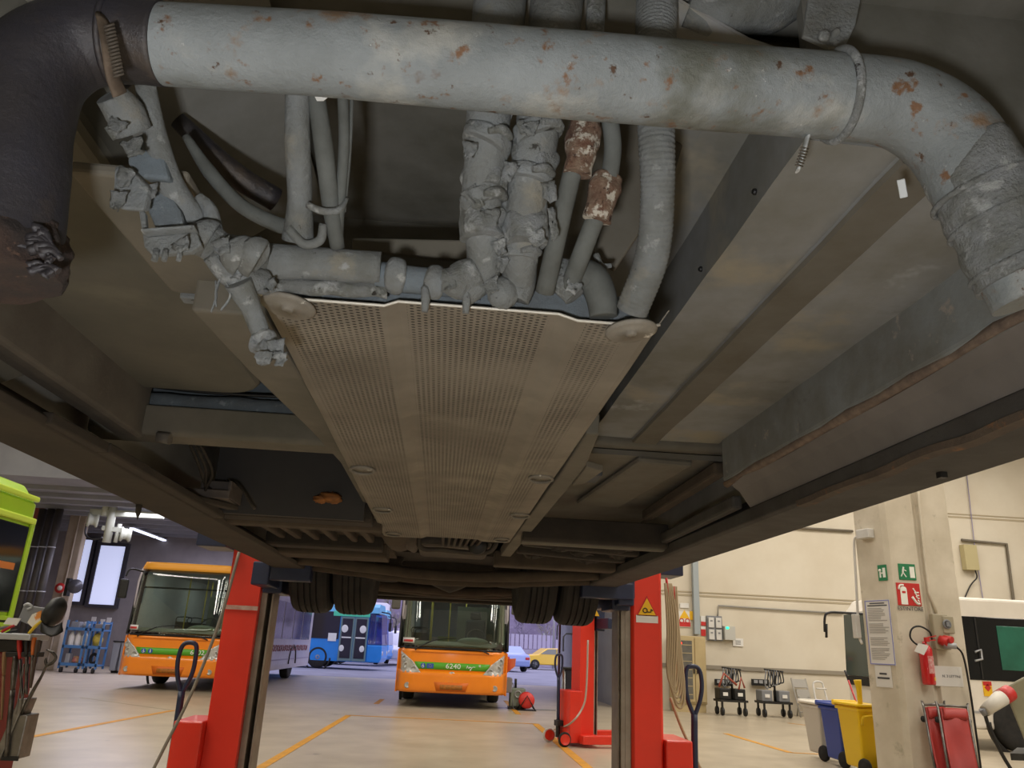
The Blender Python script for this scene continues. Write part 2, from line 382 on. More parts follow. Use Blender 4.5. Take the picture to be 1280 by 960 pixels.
def tray_mat():
    m = M('perforated_tray', '#7f796d', .75, .15, '#6b655a', 4, 1, 0, spots=[('#8a8475', 3, .58, .15), ('#d2cfc4', 34, .745, .02)])
    nt = m.node_tree; N = nt.nodes; L = nt.links; b = N['Principled BSDF']
    tc = [n for n in N if n.bl_idname == 'ShaderNodeTexCoord'][0]
    sx = N.new('ShaderNodeSeparateXYZ'); L.new(tc.outputs['Object'], sx.inputs[0])
    def mt(op, a, b_=None, c=None):
        n = N.new('ShaderNodeMath'); n.operation = op
        for i, q in enumerate((a, b_, c)):
            if q is None: continue
            if isinstance(q, (int, float)): n.inputs[i].default_value = q
            else: L.new(q, n.inputs[i])
        return n.outputs[0]
    u = mt('DIVIDE', mt('ADD', sx.outputs[0], 10), .0108); v = mt('DIVIDE', mt('ADD', sx.outputs[1], 10), .0112)
    odd = mt('MULTIPLY', mt('MODULO', mt('FLOOR', u), 2), .5)
    fu = mt('SUBTRACT', mt('FRACT', u), .5); fv = mt('SUBTRACT', mt('FRACT', mt('ADD', v, odd)), .5)
    d = mt('SQRT', mt('ADD', mt('POWER', mt('MULTIPLY', fu, 1.0), 2), mt('POWER', mt('MULTIPLY', fv, 1.35), 2)))
    hole = N.new('ShaderNodeMapRange'); hole.inputs['From Min'].default_value = .36; hole.inputs['From Max'].default_value = .26; L.new(d, hole.inputs['Value'])
    # no holes on the pressed strips
    mask = None
    for a, c in TRAYSTRIPS:
        k = mt('MULTIPLY', mt('GREATER_THAN', sx.outputs[0], a), mt('LESS_THAN', sx.outputs[0], c))
        mask = k if mask is None else mt('MAXIMUM', mask, k)
    # clogged holes
    nz = N.new('ShaderNodeTexNoise'); nz.inputs['Scale'].default_value = 5; nz.inputs['Detail'].default_value = 4; L.new(tc.outputs['Object'], nz.inputs['Vector'])
    cl = N.new('ShaderNodeMapRange'); cl.inputs['From Min'].default_value = .34; cl.inputs['From Max'].default_value = .56; cl.inputs['To Min'].default_value = .35; L.new(nz.outputs['Fac'], cl.inputs['Value'])
    f = mt('MULTIPLY', mt('MULTIPLY', hole.outputs[0], mt('SUBTRACT', 1, mask)), cl.outputs[0])
    old = b.inputs['Base Color'].links[0].from_socket
    x = N.new('ShaderNodeMix'); x.data_type = 'RGBA'; L.new(f, x.inputs[0]); L.new(old, x.inputs[6]); x.inputs[7].default_value = lin('#2c2823'); L.new(x.outputs[2], b.inputs['Base Color'])
    bp = N.new('ShaderNodeBump'); bp.inputs['Strength'].default_value = .5; bp.inputs['Distance'].default_value = .003; bp.invert = True; L.new(f, bp.inputs['Height']); L.new(bp.outputs[0], b.inputs['Normal'])
    return m

BX, BYR, BZ = .03, 3.6, CAMZ+.18
bus = thing('city_bus', 'dirty underside of a city bus raised overhead on red lift columns', 'bus', (BX, BYR, BZ))
def hz(h): return CAMZ+h
def hp(pr): return [(x, hz(h)) for x, h in pr]
def depth(p): return (p-EYE).dot(FW)
def T(pts, wd, **k):
    """tube through photo pixels with given Y; widths in photo pixels"""
    P = [at(a, b, y=c) for a, b, c in pts]
    if not isinstance(wd, (list, tuple)): wd = [wd]*len(P)
    rs = [w_*depth(q)/F/2 for w_, q in zip(wd, P)]
    return MB().tube(P, rs, **k)
Y0, Y1 = -2.4, 9.6
ZT = 4.55
# body above the floor
s = MB()
for x in (-1.22, 1.28):
    s.span((x-.02, Y0, hz(.47)), (x+.02, Y1, ZT))
s.span((-1.22, Y0, ZT-.04), (1.28, Y1, ZT)); s.span((-1.22, Y0-.03, hz(.5)), (1.28, Y0, ZT)); s.span((-1.22, Y1, hz(.47)), (1.28, Y1+.03, ZT))
s.build('body_shell', M('grimy_white_body', '#a9a69d', .5, 0, '#8f8b82', 2), bus)
for x in (-1.25, 1.31):
    for k in range(7): s = MB(); s.span((x-.012, Y0+.4+k*1.68, hz(1.5)), (x+.012, Y0+1.95+k*1.68, hz(2.5))); s.build('side_window', m_dkglass, bus, .02)
s = MB(); s.span((-1.2, Y0, hz(1.02)), (1.26, Y1, hz(1.06))); s.build('floor_deck', m_deck, bus)
# recess above the front of the tray
s = MB(); s.span((-.40, 1.78, hz(.58)), (.34, 1.82, hz(1.02))); s.build('recess_bulkhead', m_deck, bus)
s = MB(); s.grid(lambda u, v: Vector((-.62+.27*u, .75+.95*v, hz(.80+.18*math.sin(u*PI/2)))), 12, 8); s.build('recess_panel', M('grey_curved_panel', '#7a7a75', .85, 0, '#66665f', 5), bus)
s = MB(); P_ = [at(440, 297, y=1.3), at(592, 300, y=1.3), at(592, 326, y=1.3), at(440, 312, y=1.3)]; s.sheet(P_, (0, .03, .01)); s.build('recess_bar', m_rail, bus, .004)
# right hand floor panels
s = MB().profile(hp([(.30, 1.0), (.42, .93), (.50, .91), (.50, .752), (.655, .75), (.665, .74), (.745, .74), (.755, .75), (.985, .752)]), .96, 2.80, .006, 40, .004)
s.build('floor_panel', m_panr, bus)
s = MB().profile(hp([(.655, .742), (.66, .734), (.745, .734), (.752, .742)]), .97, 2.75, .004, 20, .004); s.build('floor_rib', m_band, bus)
for y in (1.15, 1.45):
    s = MB(); s.ball((.498, y, hz(.78)), .006); s.build('rivet', m_blk, bus)
s = MB(); s.prism(hp([(.98, .603), (.98, .78), (1.04, .78), (1.04, .603), (1.02, .596), (.99, .596)]), lambda a, b: (a, .96, b), (0, 1.74, 0)); s.build('longitudinal_beam', m_beamg, bus, .008)
s = MB().tube([(.99, .97, hz(.598)), (.992, 1.8, hz(.598)), (.995, 2.70, hz(.596))], .012, 8, lump=.7, ls=30); s.build('beam_seam', M('rusty_seam', '#7a6a5c', .9, 0, '#5e5148', 30, 1, .5, 80), bus)
s = MB().profile(hp([(1.0, .602), (1.04, .57), (1.075, .515), (1.09, .50)]), .96, 2.70, .005, 20, .006); s.build('floor_panel', m_pink, bus)
# sills
s = MB(); s.prism(hp([(1.07, .507), (1.07, .462), (1.085, .4545), (1.28, .4545), (1.30, .475), (1.30, .60), (1.2, .60)]), lambda a, b: (a, Y0, b), (0, Y1-Y0, 0)); s.build('side_sill', m_sill, bus, .004)
s = MB(); s.profile(hp([(1.062, .468), (1.066, .453), (1.09, .449)]), .1, 2.30, .004, 60, .012); s.build('sill_flange', m_rustl, bus)
s = MB(); s.prism(hp([(-1.02, .50), (-.98, .475), (-.99, .4545), (-1.20, .4545), (-1.23, .47), (-1.23, .62), (-1.15, .56)]), lambda a, b: (a, Y0, b), (0, Y1-Y0, 0)); s.build('side_sill', m_sillL, bus, .004)
s = MB(); s.box((1.2, 1.78, hz(.447)), (.018, .018, .014)); s.build('drain_plug', m_blk, bus)
s = MB(); s.lathe([(.012, 0), (.01, .03), (.0, .06)], (-1.19, 3.1, hz(.455)), (0, .2, -1), 10); s.build('drain_nipple', m_sillL, bus)
# left hand side: tank, beam, outer panel, rail
def rounded(x0, x1, y0, y1, r_):
    pts = [(x0, y0), (x0, y1)]
    for k in range(9):
        a = PI/2*k/8; pts.append((x1-r_+r_*math.sin(a), y1-r_+r_*math.cos(a)))
    return pts+[(x1, y0)]
s = MB(); s.prism(rounded(-1.02, -.60, .96, 2.43, .14), lambda a, b: (a, b, hz(.72)), (0, 0, .14)); s.build('tank', m_tank, bus, .025, 3)
s = MB(); s.prism(hp([(-.982, .578), (-.982, .78), (-1.06, .78), (-1.06, .575), (-1.02, .572), (-.995, .572)]), lambda a, b: (a, .96, b), (0, 1.52, 0)); s.build('longitudinal_beam', m_beamL, bus, .006)
s = MB(); s.tube([at(196, 548, z=hz(.57)), at(212, 549, z=hz(.57))], [.018, .02], 8, sub=1, lump=.6, ls=30); s.build('beam_end_lump', m_beamL, bus)
s = MB().profile(hp([(-1.03, .60), (-1.05, .59), (-1.15, .54)]), .96, 1.90, .005, 10, .004); s.build('floor_panel', m_tank, bus)
s = MB(); s.prism([(-.585, 1.02), (-.568, 1.42), (-.54, 1.44), (-.50, 1.45), (-.40, 1.45), (-.415, 1.02)], lambda a, b: (a, b, hz(.622)), (0, 0, .02)); s.build('frame_rail', m_rail, bus, .006)
s = MB(); s.prism([(-.50, 1.36), (-.47, 1.7), (-.41, 2.2), (-.375, 2.6), (-.365, 4.9), (-.315, 4.9), (-.335, 2.4), (-.365, 1.36)], lambda a, b: (a, b, hz(.56)), (0, 0, .10)); s.build('frame_rail', m_rail, bus, .006)
s = MB(); s.box((-.53, 1.44, hz(.62)), (.04, .03, .016)); s.build('rail_bracket', m_brkt, bus, .003)
s = MB(); s.prism([(.335, 1.9), (.342, 2.4), (.335, 5.1), (.40, 5.1), (.405, 2.3), (.37, 1.9)], lambda a, b: (a, b, hz(.525)), (0, 0, .06)); s.build('frame_rail', m_rail, bus, .006)
s = MB(); s.prism([(.40, 2.25), (.46, 2.3), (.44, 2.5), (.405, 2.55)], lambda a, b: (a, b, hz(.52)), (0, 0, .02)); s.build('rail_gusset', m_rail, bus, .003)
# cross members
def cross(x0, x1, y0, y1, h0, h1, mat, bev=.006, name='cross_member', sk=0):
    q = MB(); q.prism([(y0, hz(h1)), (y0, hz(h0+.012)), (y0+.012, hz(h0)), (y1, hz(h0)), (y1, hz(h1))], lambda a, b: (x0, a, b), (x1-x0, sk, 0)); return q.build(name, mat, bus, bev)
cross(-1.15, -.36, 2.46, 2.58, .583, .68, m_rail)
s = MB(); P_ = [at(30, 500, y=2.05), at(150, 500, y=2.05), at(400, 525, y=2.02), at(500, 535, y=2.02)]
s.tube([(-1.2, 2.53, hz(.71)), (-.95, 2.53, hz(.712)), (-.6, 2.53, hz(.708)), (-.4, 2.53, hz(.71))], .03, 12, lump=.15, ls=12); s.build('coolant_pipe', m_blueish, bus)
s = MB(); s.tube([(-1.2, 2.5, hz(.775)), (-.95, 2.5, hz(.75)), (-.7, 2.5, hz(.745)), (-.4, 2.5, hz(.755))], .006, 8); s.build('cable', m_blk, bus)
s = MB(); s.span((-1.2, 2.60, hz(.66)), (-.36, 2.62, hz(1.0))); s.build('recess_bulkhead', M('blue_grey_bulkhead', '#5f686d', .85, 0, '#4e5356', 6), bus)
# outrigger brackets on the left sill
s = MB()
s.bar((-1.0, 1.9, hz(.475)), (-.985, 2.2, hz(.475)), .06, .03); s.bar((-.98, 2.2, hz(.475)), (-.975, 3.4, hz(.475)), .06, .03); s.build('outrigger', m_sillL, bus, .006)
s = MB(); s.bar((-.985, 3.05, hz(.485)), (-.90, 3.34, hz(.50)), .05, .02); s.build('outrigger', m_sillL, bus, .004)
s = MB()
for k in range(3): s.tube([(-.97+k*.012, 2.75, hz(.70)), (-.95+k*.012, 2.95+k*.05, hz(.60)), (-.965, 3.15, hz(.55-.01*k)), (-.95+k*.01, 3.33, hz(.56))], .006, 8)
s.build('wire_bundle', m_brown2, bus)
# dark bay with far wall
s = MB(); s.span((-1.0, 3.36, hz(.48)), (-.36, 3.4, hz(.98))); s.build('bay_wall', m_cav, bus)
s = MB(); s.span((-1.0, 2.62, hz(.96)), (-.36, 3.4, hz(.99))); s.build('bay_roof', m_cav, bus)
s = MB(); a, b = at(232, 622, y=3.2), at(290, 630, y=3.2)
s.span((a.x, 3.15, a.z), (b.x, 3.33, a.z+.012)); s.span((a.x, 3.14, a.z-.004), (b.x, 3.155, a.z+.03)); s.span((b.x-.012, 3.15, a.z), (b.x, 3.33, a.z+.07)); s.span((a.x+.05, 3.2, a.z+.012), (b.x-.02, 3.32, a.z+.075)); s.build('bay_bracket', M('grey_bracket', '#5c544e', .7, 0, '#4a433d', 10), bus, .003)
s = MB(); s.tube([at(285, 600, y=3.3), at(298, 605, y=3.25), at(318, 636, y=3.2)], .006, 6); s.build('bay_cable', m_gear, bus)
s = MB(); s.ball(at(413, 622, y=3.3), (.05, .03, .022), .5, 30, rot=Matrix.Rotation(.1, 3, 'Y')); s.ball(at(400, 624, y=3.3), (.03, .03, .016), .5, 30); s.build('marker_lamp', m_orange_d, bus)
# region beyond, left
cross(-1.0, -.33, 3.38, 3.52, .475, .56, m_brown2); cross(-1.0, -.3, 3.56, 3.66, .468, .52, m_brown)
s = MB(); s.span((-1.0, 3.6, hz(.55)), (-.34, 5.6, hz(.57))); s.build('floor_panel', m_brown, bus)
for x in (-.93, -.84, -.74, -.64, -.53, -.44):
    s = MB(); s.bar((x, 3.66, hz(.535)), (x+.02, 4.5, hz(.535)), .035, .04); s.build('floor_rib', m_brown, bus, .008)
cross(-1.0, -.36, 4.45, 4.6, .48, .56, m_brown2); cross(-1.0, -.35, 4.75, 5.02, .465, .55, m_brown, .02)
# region beyond, right
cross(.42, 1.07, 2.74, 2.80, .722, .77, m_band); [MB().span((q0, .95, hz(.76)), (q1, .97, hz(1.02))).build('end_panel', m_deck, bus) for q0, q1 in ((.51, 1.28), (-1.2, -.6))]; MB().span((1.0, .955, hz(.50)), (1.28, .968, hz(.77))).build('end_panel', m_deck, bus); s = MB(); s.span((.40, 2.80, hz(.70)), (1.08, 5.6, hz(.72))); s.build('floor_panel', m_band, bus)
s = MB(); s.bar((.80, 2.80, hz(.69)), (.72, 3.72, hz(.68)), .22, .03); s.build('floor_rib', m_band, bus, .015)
s = MB(); s.bar((.99, 2.75, hz(.66)), (.97, 3.75, hz(.64)), .05, .05); s.build('floor_rib', m_brown, bus, .01)
s = MB(); s.bar((1.05, 2.75, hz(.54)), (1.05, 4.0, hz(.53)), .04, .05); s.build('floor_rib', m_sill, bus, .01)
s = MB(); s.span((.48, 3.0, hz(.66)), (.60, 3.15, hz(.70))); s.build('junction_box', M('blue_grey_box', '#4d5257', .7, 0, '#41454a', 8), bus, .006)
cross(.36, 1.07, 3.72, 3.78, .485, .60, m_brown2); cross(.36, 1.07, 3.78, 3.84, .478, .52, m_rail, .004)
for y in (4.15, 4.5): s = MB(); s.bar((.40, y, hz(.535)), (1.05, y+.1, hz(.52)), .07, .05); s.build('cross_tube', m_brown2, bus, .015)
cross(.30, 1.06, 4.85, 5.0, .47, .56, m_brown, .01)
for k, (x, y) in enumerate([(.6, 4.2), (.75, 4.35), (.9, 4.1), (.97, 4.4), (1.0, 3.9), (.85, 4.7), (.5, 4.6)]):
    s = MB(); s.ball((x, y, hz(.53)), (.05+.02*(k % 3), .06, .035), .5, 16); s.tube([(x-.1, y-.1, hz(.56)), (x, y+.02, hz(.51)), (x+.12, y+.15, hz(.55))], .014, 8); s.build('suspension_fitting', m_brown2, bus)
# perforated tray
HT = .50
tx = lambda px, py: at(px, py, z=hz(HT)).x
e = [-.315, tx(480, 380), tx(497, 381), tx(700, 394), tx(722, 400), .315]
TRAYSTRIPS = [(-1-BX, -.298-BX), (e[1]-.006-BX, e[2]+.012-BX), (e[3]-.012-BX, e[4]+.016-BX), (.272-BX, 1-BX)]
m_tray = tray_mat()
pr = [(-.335, HT+.03), (-.318, HT+.004), (-.305, HT), (e[1], HT), (e[2], HT+.009), (e[3], HT+.009), (e[4], HT), (.305, HT), (.318, HT+.004), (.335, HT+.03)]
s = MB(); s.profile(hp(pr), 1.135, 4.0, .002, 40, .003); tray = s.build('undertray', m_tray, bus, 0)
s = MB()
q = [Vector((x, 1.133, hz(h)-.0005)) for x, h in pr[1:-1]]; s.tube(q, .0028, 6, sub=1); s.build('tray_lip', M('bright_sheet_edge', '#b4b0a5', .5, .3), tray)
def disc(c, r_, n_=(0, 0, 1)):
    q_ = MB(); q_.lathe([(0, -.004), (r_*.2, -.005), (r_*.22, 0), (r_*.85, -.002), (r_, .002), (r_*.97, .006), (0, .006)], c, n_, 32)
    o = q_.build('washer', m_disc, tray); q2 = MB(); q2.lathe([(0, -.009), (r_*.12, -.008), (r_*.16, -.003), (r_*.17, 0)], c, n_, 6, False); return o
disc(at(360, 385, z=hz(HT-.008)), .044, (.1, .05, 1)); disc(at(789, 416, z=hz(HT-.008)), .043, (-.1, .05, 1))
for px, py in [(453, 588), (478, 638), (492, 668), (676, 599), (650, 645), (627, 675)]:
    c = at(px, py, z=hz(HT-.006)); q_ = MB(); q_.torus(c, (0, .1, 1), .036, .005, 20, 6); q_.lathe([(.0, 0), (.03, .002), (.03, .006)], c, (0, 0, 1), 16); q_.build('retaining_clip', m_disc, tray)
# end plate of the tray and things bolted before it
s = MB(); P_ = [at(a, b, y=1.17) for a, b in [(330, 372), (332, 352), (480, 356), (600, 350), (700, 365), (806, 372), (814, 404), (716, 400), (705, 390), (600, 384), (480, 378)]]
s.sheet(P_, (0, .02, 0)); s.build('end_plate', m_blueish, bus, .003)
# ------------------------------------------------------------------ exhaust pipe
YP = .82
pp = [at(a, b, y=c) for a, b, c in [(120, 48, YP), (210, 56, YP), (400, 68, YP), (640, 88, YP), (900, 110, YP), (1060, 122, YP), (1130, 134, YP), (1185, 170, YP), (1225, 232, YP), (1262, 300, YP), (1300, 370, YP)]]
s = MB().tube(pp, [.049, .049, .051, .054, .055, .055, .056, .058, .058, .056, .055], 40, 10, lump=.012, ls=9); pipe = s.build('exhaust_pipe', m_pipe, bus)
s = MB().tube([at(a, b, y=c) for a, b, c in [(1205, 190, YP), (1232, 240, YP), (1262, 300, YP), (1285, 345, YP)]], [.059, .061, .060, .063], 36, 8, lump=.06, ls=30); s.build('pipe_wrap', m_wrap, pipe)
for px, py in ((1228, 240), (1250, 275), (1270, 305), (1278, 330)): s = MB(); s.torus(at(px, py, y=YP), pp[-1]-pp[-3], .061, .004, 30, 6); s.build('weld_ring', m_wrap, pipe)
# black rubber elbow with a torn end
q = [at(a, b, y=c) for a, b, c in [(205, 56, YP), (150, 50, YP), (90, 56, YP-.005), (42, 90, YP-.01), (22, 150, YP-.01), (14, 230, YP-.01), (10, 290, YP-.01), (6, 335, YP-.01)]]
s = MB().tube(q, [.051, .053, .056, .060, .060, .058, .056, .055], 40, 10, lump=.03, ls=14); elbow = s.build('rubber_elbow', m_rub, bus)
s = MB().tube([at(10, 288, y=YP-.01), at(7, 325, y=YP-.01), at(4, 352, y=YP-.01)], [.058, .062, .057], 40, 8, lump=.12, ls=40); s.build('rusty_collar', M('rust_flange', '#3f2c21', .9, 0, '#201b19', 14, 1, .9, 50, bd=.02, spots=[('#6d5240', 22, .6, .06), ('#151312', 12, .58, .08)]), elbow)
s = MB()
for k in range(16):
    a = at(40+random.uniform(-8, 24), 285+k*4, y=YP-.05); b = at(60+random.uniform(-5, 18), 300+k*3.0, y=YP-.05); s.tube([a, a.lerp(b, .5)+Vector((0, 0, .006)), b], [.006, .003], 6, 3, lump=.5, ls=60)
s.build('torn_rubber', m_rub, elbow)
# worm clamp on the elbow
s = MB()
s.tube([at(128, 22, y=.765), at(136, 60, y=.755), at(141, 95, y=.765), at(150, 118, y=.78)], [.010, .011, .011, .013], 10, flat=.35)
s.build('worm_clamp', M('brown_clamp_band', '#5f5244', .8, .1, '#463a2e', 24, 1, .4, 80), elbow)
s = MB()
for k in range(15): t = k/14; a = at(130+12*t, 34+62*t, y=.742); b = at(143+12*t, 30+62*t, y=.742); s.tube([a, b], .0016, 6, sub=1)
s.build('clamp_thread', m_gear, elbow)
s = MB(); s.torus(at(146, 52, y=YP), (q[1]-q[0]), .0545, .004, 40, 6); s.build('elbow_clamp', m_rub, elbow)
# right clamp with bracket
d_ = (pp[6]-pp[4]).normalized()
s = MB(); s.torus(at(1047, 120, y=YP), d_+Vector((.03, 0, .12)), .0575, .006, 48, 8); s.build('strap_clamp', m_wrap, pipe)
s = MB(); P_ = [at(a, b, y=.88) for a, b in [(1012, -10), (1078, -10), (1070, 30), (1055, 62), (1035, 58), (1004, 44)]]; s.sheet(P_, (0, .008, 0)); s.ball(at(1030, 45, y=.875), .009); s.ball(at(1044, 42, y=.875), (.006, .01, .005)); s.build('hanger_bracket', m_brkt, bus, .002)
s = MB(); s.tube([at(1010, 168, y=.84), at(1004, 190, y=.84), at(997, 214, y=.845)], [.0085, .009, .007], 8, flat=.3); s.build('strap_tail', M('pale_strap', '#b9bcbb', .6, .2, '#8d908e', 60), pipe)
s = MB()
for k in range(7): t = k/6; s.tube([at(1001-7*t, 184+22*t, y=.832), at(1011-7*t, 186+22*t, y=.832)], .001, 5, sub=1)
s.build('strap_thread', m_gear, pipe)
s = MB(); s.bar(at(1126, 224, z=hz(.62)), at(1130, 247, z=hz(.60)), .010, .004); s.build('clip_tab', M('pale_clip', '#a9adad', .6), bus, .001)
s = MB(); s.tube([at(1160, -5, y=1.0), at(1135, 35, y=.99), at(1112, 66, y=.97)], .0095, 8); s.build('cable', m_blk, bus)
# ------------------------------------------------------------------ hoses above the pipe
for k, (pts, wd) in enumerate([([(628, -40, 1.00), (620, 60, .97), (612, 140, .955)], [68, 64, 58]), ([(700, -40, 1.00), (690, 60, .97), (676, 140, .955)], [68, 64, 58]), ]):
    T(pts, wd, n=24).build('coolant_hose', m_hose, bus)
T([(747, -30, .97), (744, 30, .96), (738, 120, .95)], [24, 24, 22]).build('fuel_line', m_wrap, bus)
T([(824, -40, .98), (820, 40, .965), (820, 150, .955), (822, 240, .99), (815, 320, 1.05), (790, 388, 1.115)], [54, 50, 46, 42, 42, 40], n=20, ridge=.03, pitch=.0075).build('corrugated_conduit', m_hose, bus)
s = T([(860, 5, .98), (900, 14, .98), (960, 8, .98), (1010, -5, .98)], [50, 66, 62, 40], n=20, lump=.25, ls=12); s.build('dusty_casing', m_hose, bus)
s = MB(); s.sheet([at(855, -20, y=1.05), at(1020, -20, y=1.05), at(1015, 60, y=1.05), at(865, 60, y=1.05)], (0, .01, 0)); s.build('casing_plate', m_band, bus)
# two big wrapped hoses below the pipe
def wrapped(line_, wd, clamps, lumps):
    h = T(line_, wd, n=28, lump=.03, ls=22); o = h.build('wrapped_hose', m_hose, bus)
    for (a, b, c, w_, tilt) in clamps:
        ctr = at(a, b, y=c); r_ = w_*depth(ctr)/F/2
        q_ = MB(); q_.tube([ctr+Vector((tilt*.02, -.002, .010)), ctr, ctr+Vector((-tilt*.02, .002, -.010))], [r_, r_*1.05, r_], 26, 3, lump=.06, ls=40); q_.build('hose_clamp', m_brkt, o)
        q_ = MB(); q_.tube([ctr+Vector((r_*.9, -r_*.35, 0)), ctr+Vector((r_*.55, -r_*.95, -.004)), ctr+Vector((0, -r_*1.08, -.012))], [.007, .008, .005], 8, lump=.2); q_.build('clamp_screw', m_wrap, o)
    for (a, b, c, w_, h_) in lumps:
        ctr = at(a, b, y=c); k = depth(ctr)/F/2
        q_ = MB(); q_.tube([at(a, b-h_/2, y=c), at(a, b, y=c+.008), at(a, b+h_/2, y=c+.012)], [w_*k, w_*k*1.06, w_*k*.96], 30, 9, lump=.2, ls=42, seed=a); q_.build('torn_wrap', m_wrap, o)
wrapped([(612, 125, .95), (608, 190, .985), (602, 260, 1.03), (606, 320, 1.085), (598, 345, 1.11), (575, 365, 1.12)], [56, 54, 50, 46, 46, 42], [(609, 176, .97, 62, .2), (604, 250, 1.02, 58, -.2)], [(602, 272, 1.03, 52, 50), (606, 215, .995, 54, 44)])
wrapped([(676, 125, .95), (668, 190, .985), (656, 270, 1.035), (650, 320, 1.08), (648, 352, 1.12), (640, 372, 1.13)], [56, 54, 50, 46, 44, 44], [(672, 165, .965, 62, -.2), (662, 222, 1.0, 60, .1), (649, 318, 1.075, 50, 0)], [(656, 275, 1.03, 54, 60), (668, 196, .985, 54, 40)])
T([(552, 352, 1.1), (570, 352, 1.1), (592, 340, 1.1)], [30, 42, 46], n=18, lump=.2, ls=30).build('pipe_elbow', m_wrap, bus)
s = MB(); s.ball(at(628, 366, y=1.115), .026, .15, 20); s.build('pipe_cap', m_hose, bus)
rndf = random.Random(11)
def flap(a, b, c, w_, h_, parent=None):
    o_ = at(a, b, y=c); k = depth(o_)/F; ang = rndf.uniform(-.7, .7); cu = rndf.uniform(.3, .9); ca, sa = math.cos(ang), math.sin(ang); s_ = MB(); sd = rndf.uniform(0, 50)
    def fn(u, v):
        x = (u-.5)*w_*(1-.5*v*rndf.uniform(.8, 1)); y = -v*h_; q = noise.noise(Vector((u*4, v*4, sd)))*3
        x, y = x*ca-y*sa+q, x*sa+y*ca+q
        return o_+RT*(x*k)+UP*(y*k)-FW*(k*(6*v*v*cu+noise.noise(Vector((u*3, v*3, sd+9)))*5))
    s_.grid(fn, 6, 6); ob = s_.build('torn_flap', m_wrap, parent or bus); md = ob.modifiers.new('th', 'SOLIDIFY'); md.thickness = .003
for a, b, c, w_, h_ in [(588, 178, .95, 22, 20), (585, 235, .99, 22, 30), (612, 262, 1.0, 26, 22), (622, 300, 1.04, 18, 20), (640, 205, .955, 20, 24), (684, 228, .97, 20, 26), (690, 260, .98, 12, 40), (668, 292, 1.01, 24, 18), (630, 322, 1.06, 16, 20), (660, 152, .93, 30, 18), (160, 210, .945, 24, 24), (185, 232, .97, 26, 18), (150, 240, .94, 20, 24), (225, 300, .97, 24, 16), (275, 300, 1.0, 26, 20), (300, 330, 1.04, 26, 20), (318, 300, 1.05, 22, 22), (335, 350, 1.07, 20, 16), (345, 425, 1.06, 24, 22), (330, 440, 1.06, 26, 16), (352, 440, 1.06, 18, 18), (560, 345, 1.08, 22, 18), (610, 350, 1.09, 24, 18), (720, 352, 1.09, 22, 16), (150, 150, .90, 26, 16), (165, 175, .92, 30, 22)]:
    flap(a, b, c, w_, h_)
# two thin pressure lines with crusted unions
for up_, lo_, fit, wu in [([(737, 118, .94), (733, 165, .955)], [(718, 205, .97), (700, 280, 1.03), (681, 365, 1.11)], (726, 188, .965, 42, 66), 24), ([(758, 122, .94), (766, 180, .965), (762, 222, .985)], [(746, 268, 1.01), (728, 315, 1.06), (712, 358, 1.11)], (751, 250, 1.0, 42, 56), 22)]:
    o = T(lo_, [24, 24, 24], n=14).build('pressure_line', m_hose_d, bus)
    T(up_, wu, n=14).build('line_sleeve', m_hose_d, o)
    a, b, c, w_, h_ = fit; ctr = at(a, b, y=c); k = depth(ctr)/F/2; dx = (up_[-1][0]-lo_[0][0])/2
    T([(a+dx*.9, b-h_/2, c-.006), (a+dx*.4, b-h_*.2, c-.003), (a-dx*.1, b+h_*.12, c), (a-dx*.6, b+h_*.45, c+.006)], [w_*.95, w_*1.05, w_*.9, w_*.85], n=22, sub=8, lump=.12, ls=50).build('crusted_union', m_pipe_rust, o)
T([(722, 340, 1.12), (742, 350, 1.125), (752, 374, 1.13), (754, 396, 1.135)], [40, 42, 40, 36], n=18, lump=.05, ls=20).build('pipe_elbow', m_hose_d, bus)
T([(700, 330, 1.12), (706, 355, 1.12), (718, 372, 1.12)], [30, 34, 30], n=14, lump=.15, ls=25).build('pipe_elbow', m_wrap, bus)
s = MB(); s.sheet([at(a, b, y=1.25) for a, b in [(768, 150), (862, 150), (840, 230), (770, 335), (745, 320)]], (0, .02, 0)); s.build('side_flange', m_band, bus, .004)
T([(745, 318, 1.15), (752, 332, 1.15), (764, 332, 1.15)], [8, 8, 6], n=8).build('edge_clip', m_brkt, bus)
# pipe run along the front of the tray
T([(328, 326, 1.10), (400, 330, 1.105), (476, 336, 1.11)], [46, 42, 42], n=22, lump=.03).build('heat_sleeve', m_hose, bus)
T([(330, 358, 1.12), (400, 360, 1.12), (484, 364, 1.125)], [24, 20, 20], n=12, lump=.3, ls=35).build('crusted_strip', m_wrap, bus)
T([(470, 345, 1.12), (540, 352, 1.125), (602, 358, 1.13)], [36, 34, 34], n=18, lump=.04).build('manifold_pipe', m_blueish, bus)
for a, b, w_ in [(496, 345, 44), (544, 352, 42)]:
    T([(a-6, b-1, 1.12), (a, b, 1.118), (a+6, b+1, 1.12)], [w_, w_*1.06, w_], n=20, sub=2, lump=.08).build('pipe_clamp', m_brkt, bus)
for a, b in [(531, 360), (582, 362)]:
    s = T([(a, b, 1.105), (a+1, b+14, 1.105), (a, b+30, 1.11)], [14, 15, 11], n=10, lump=.15, flat=.7); s.build('hanging_bolt', m_brkt, bus)
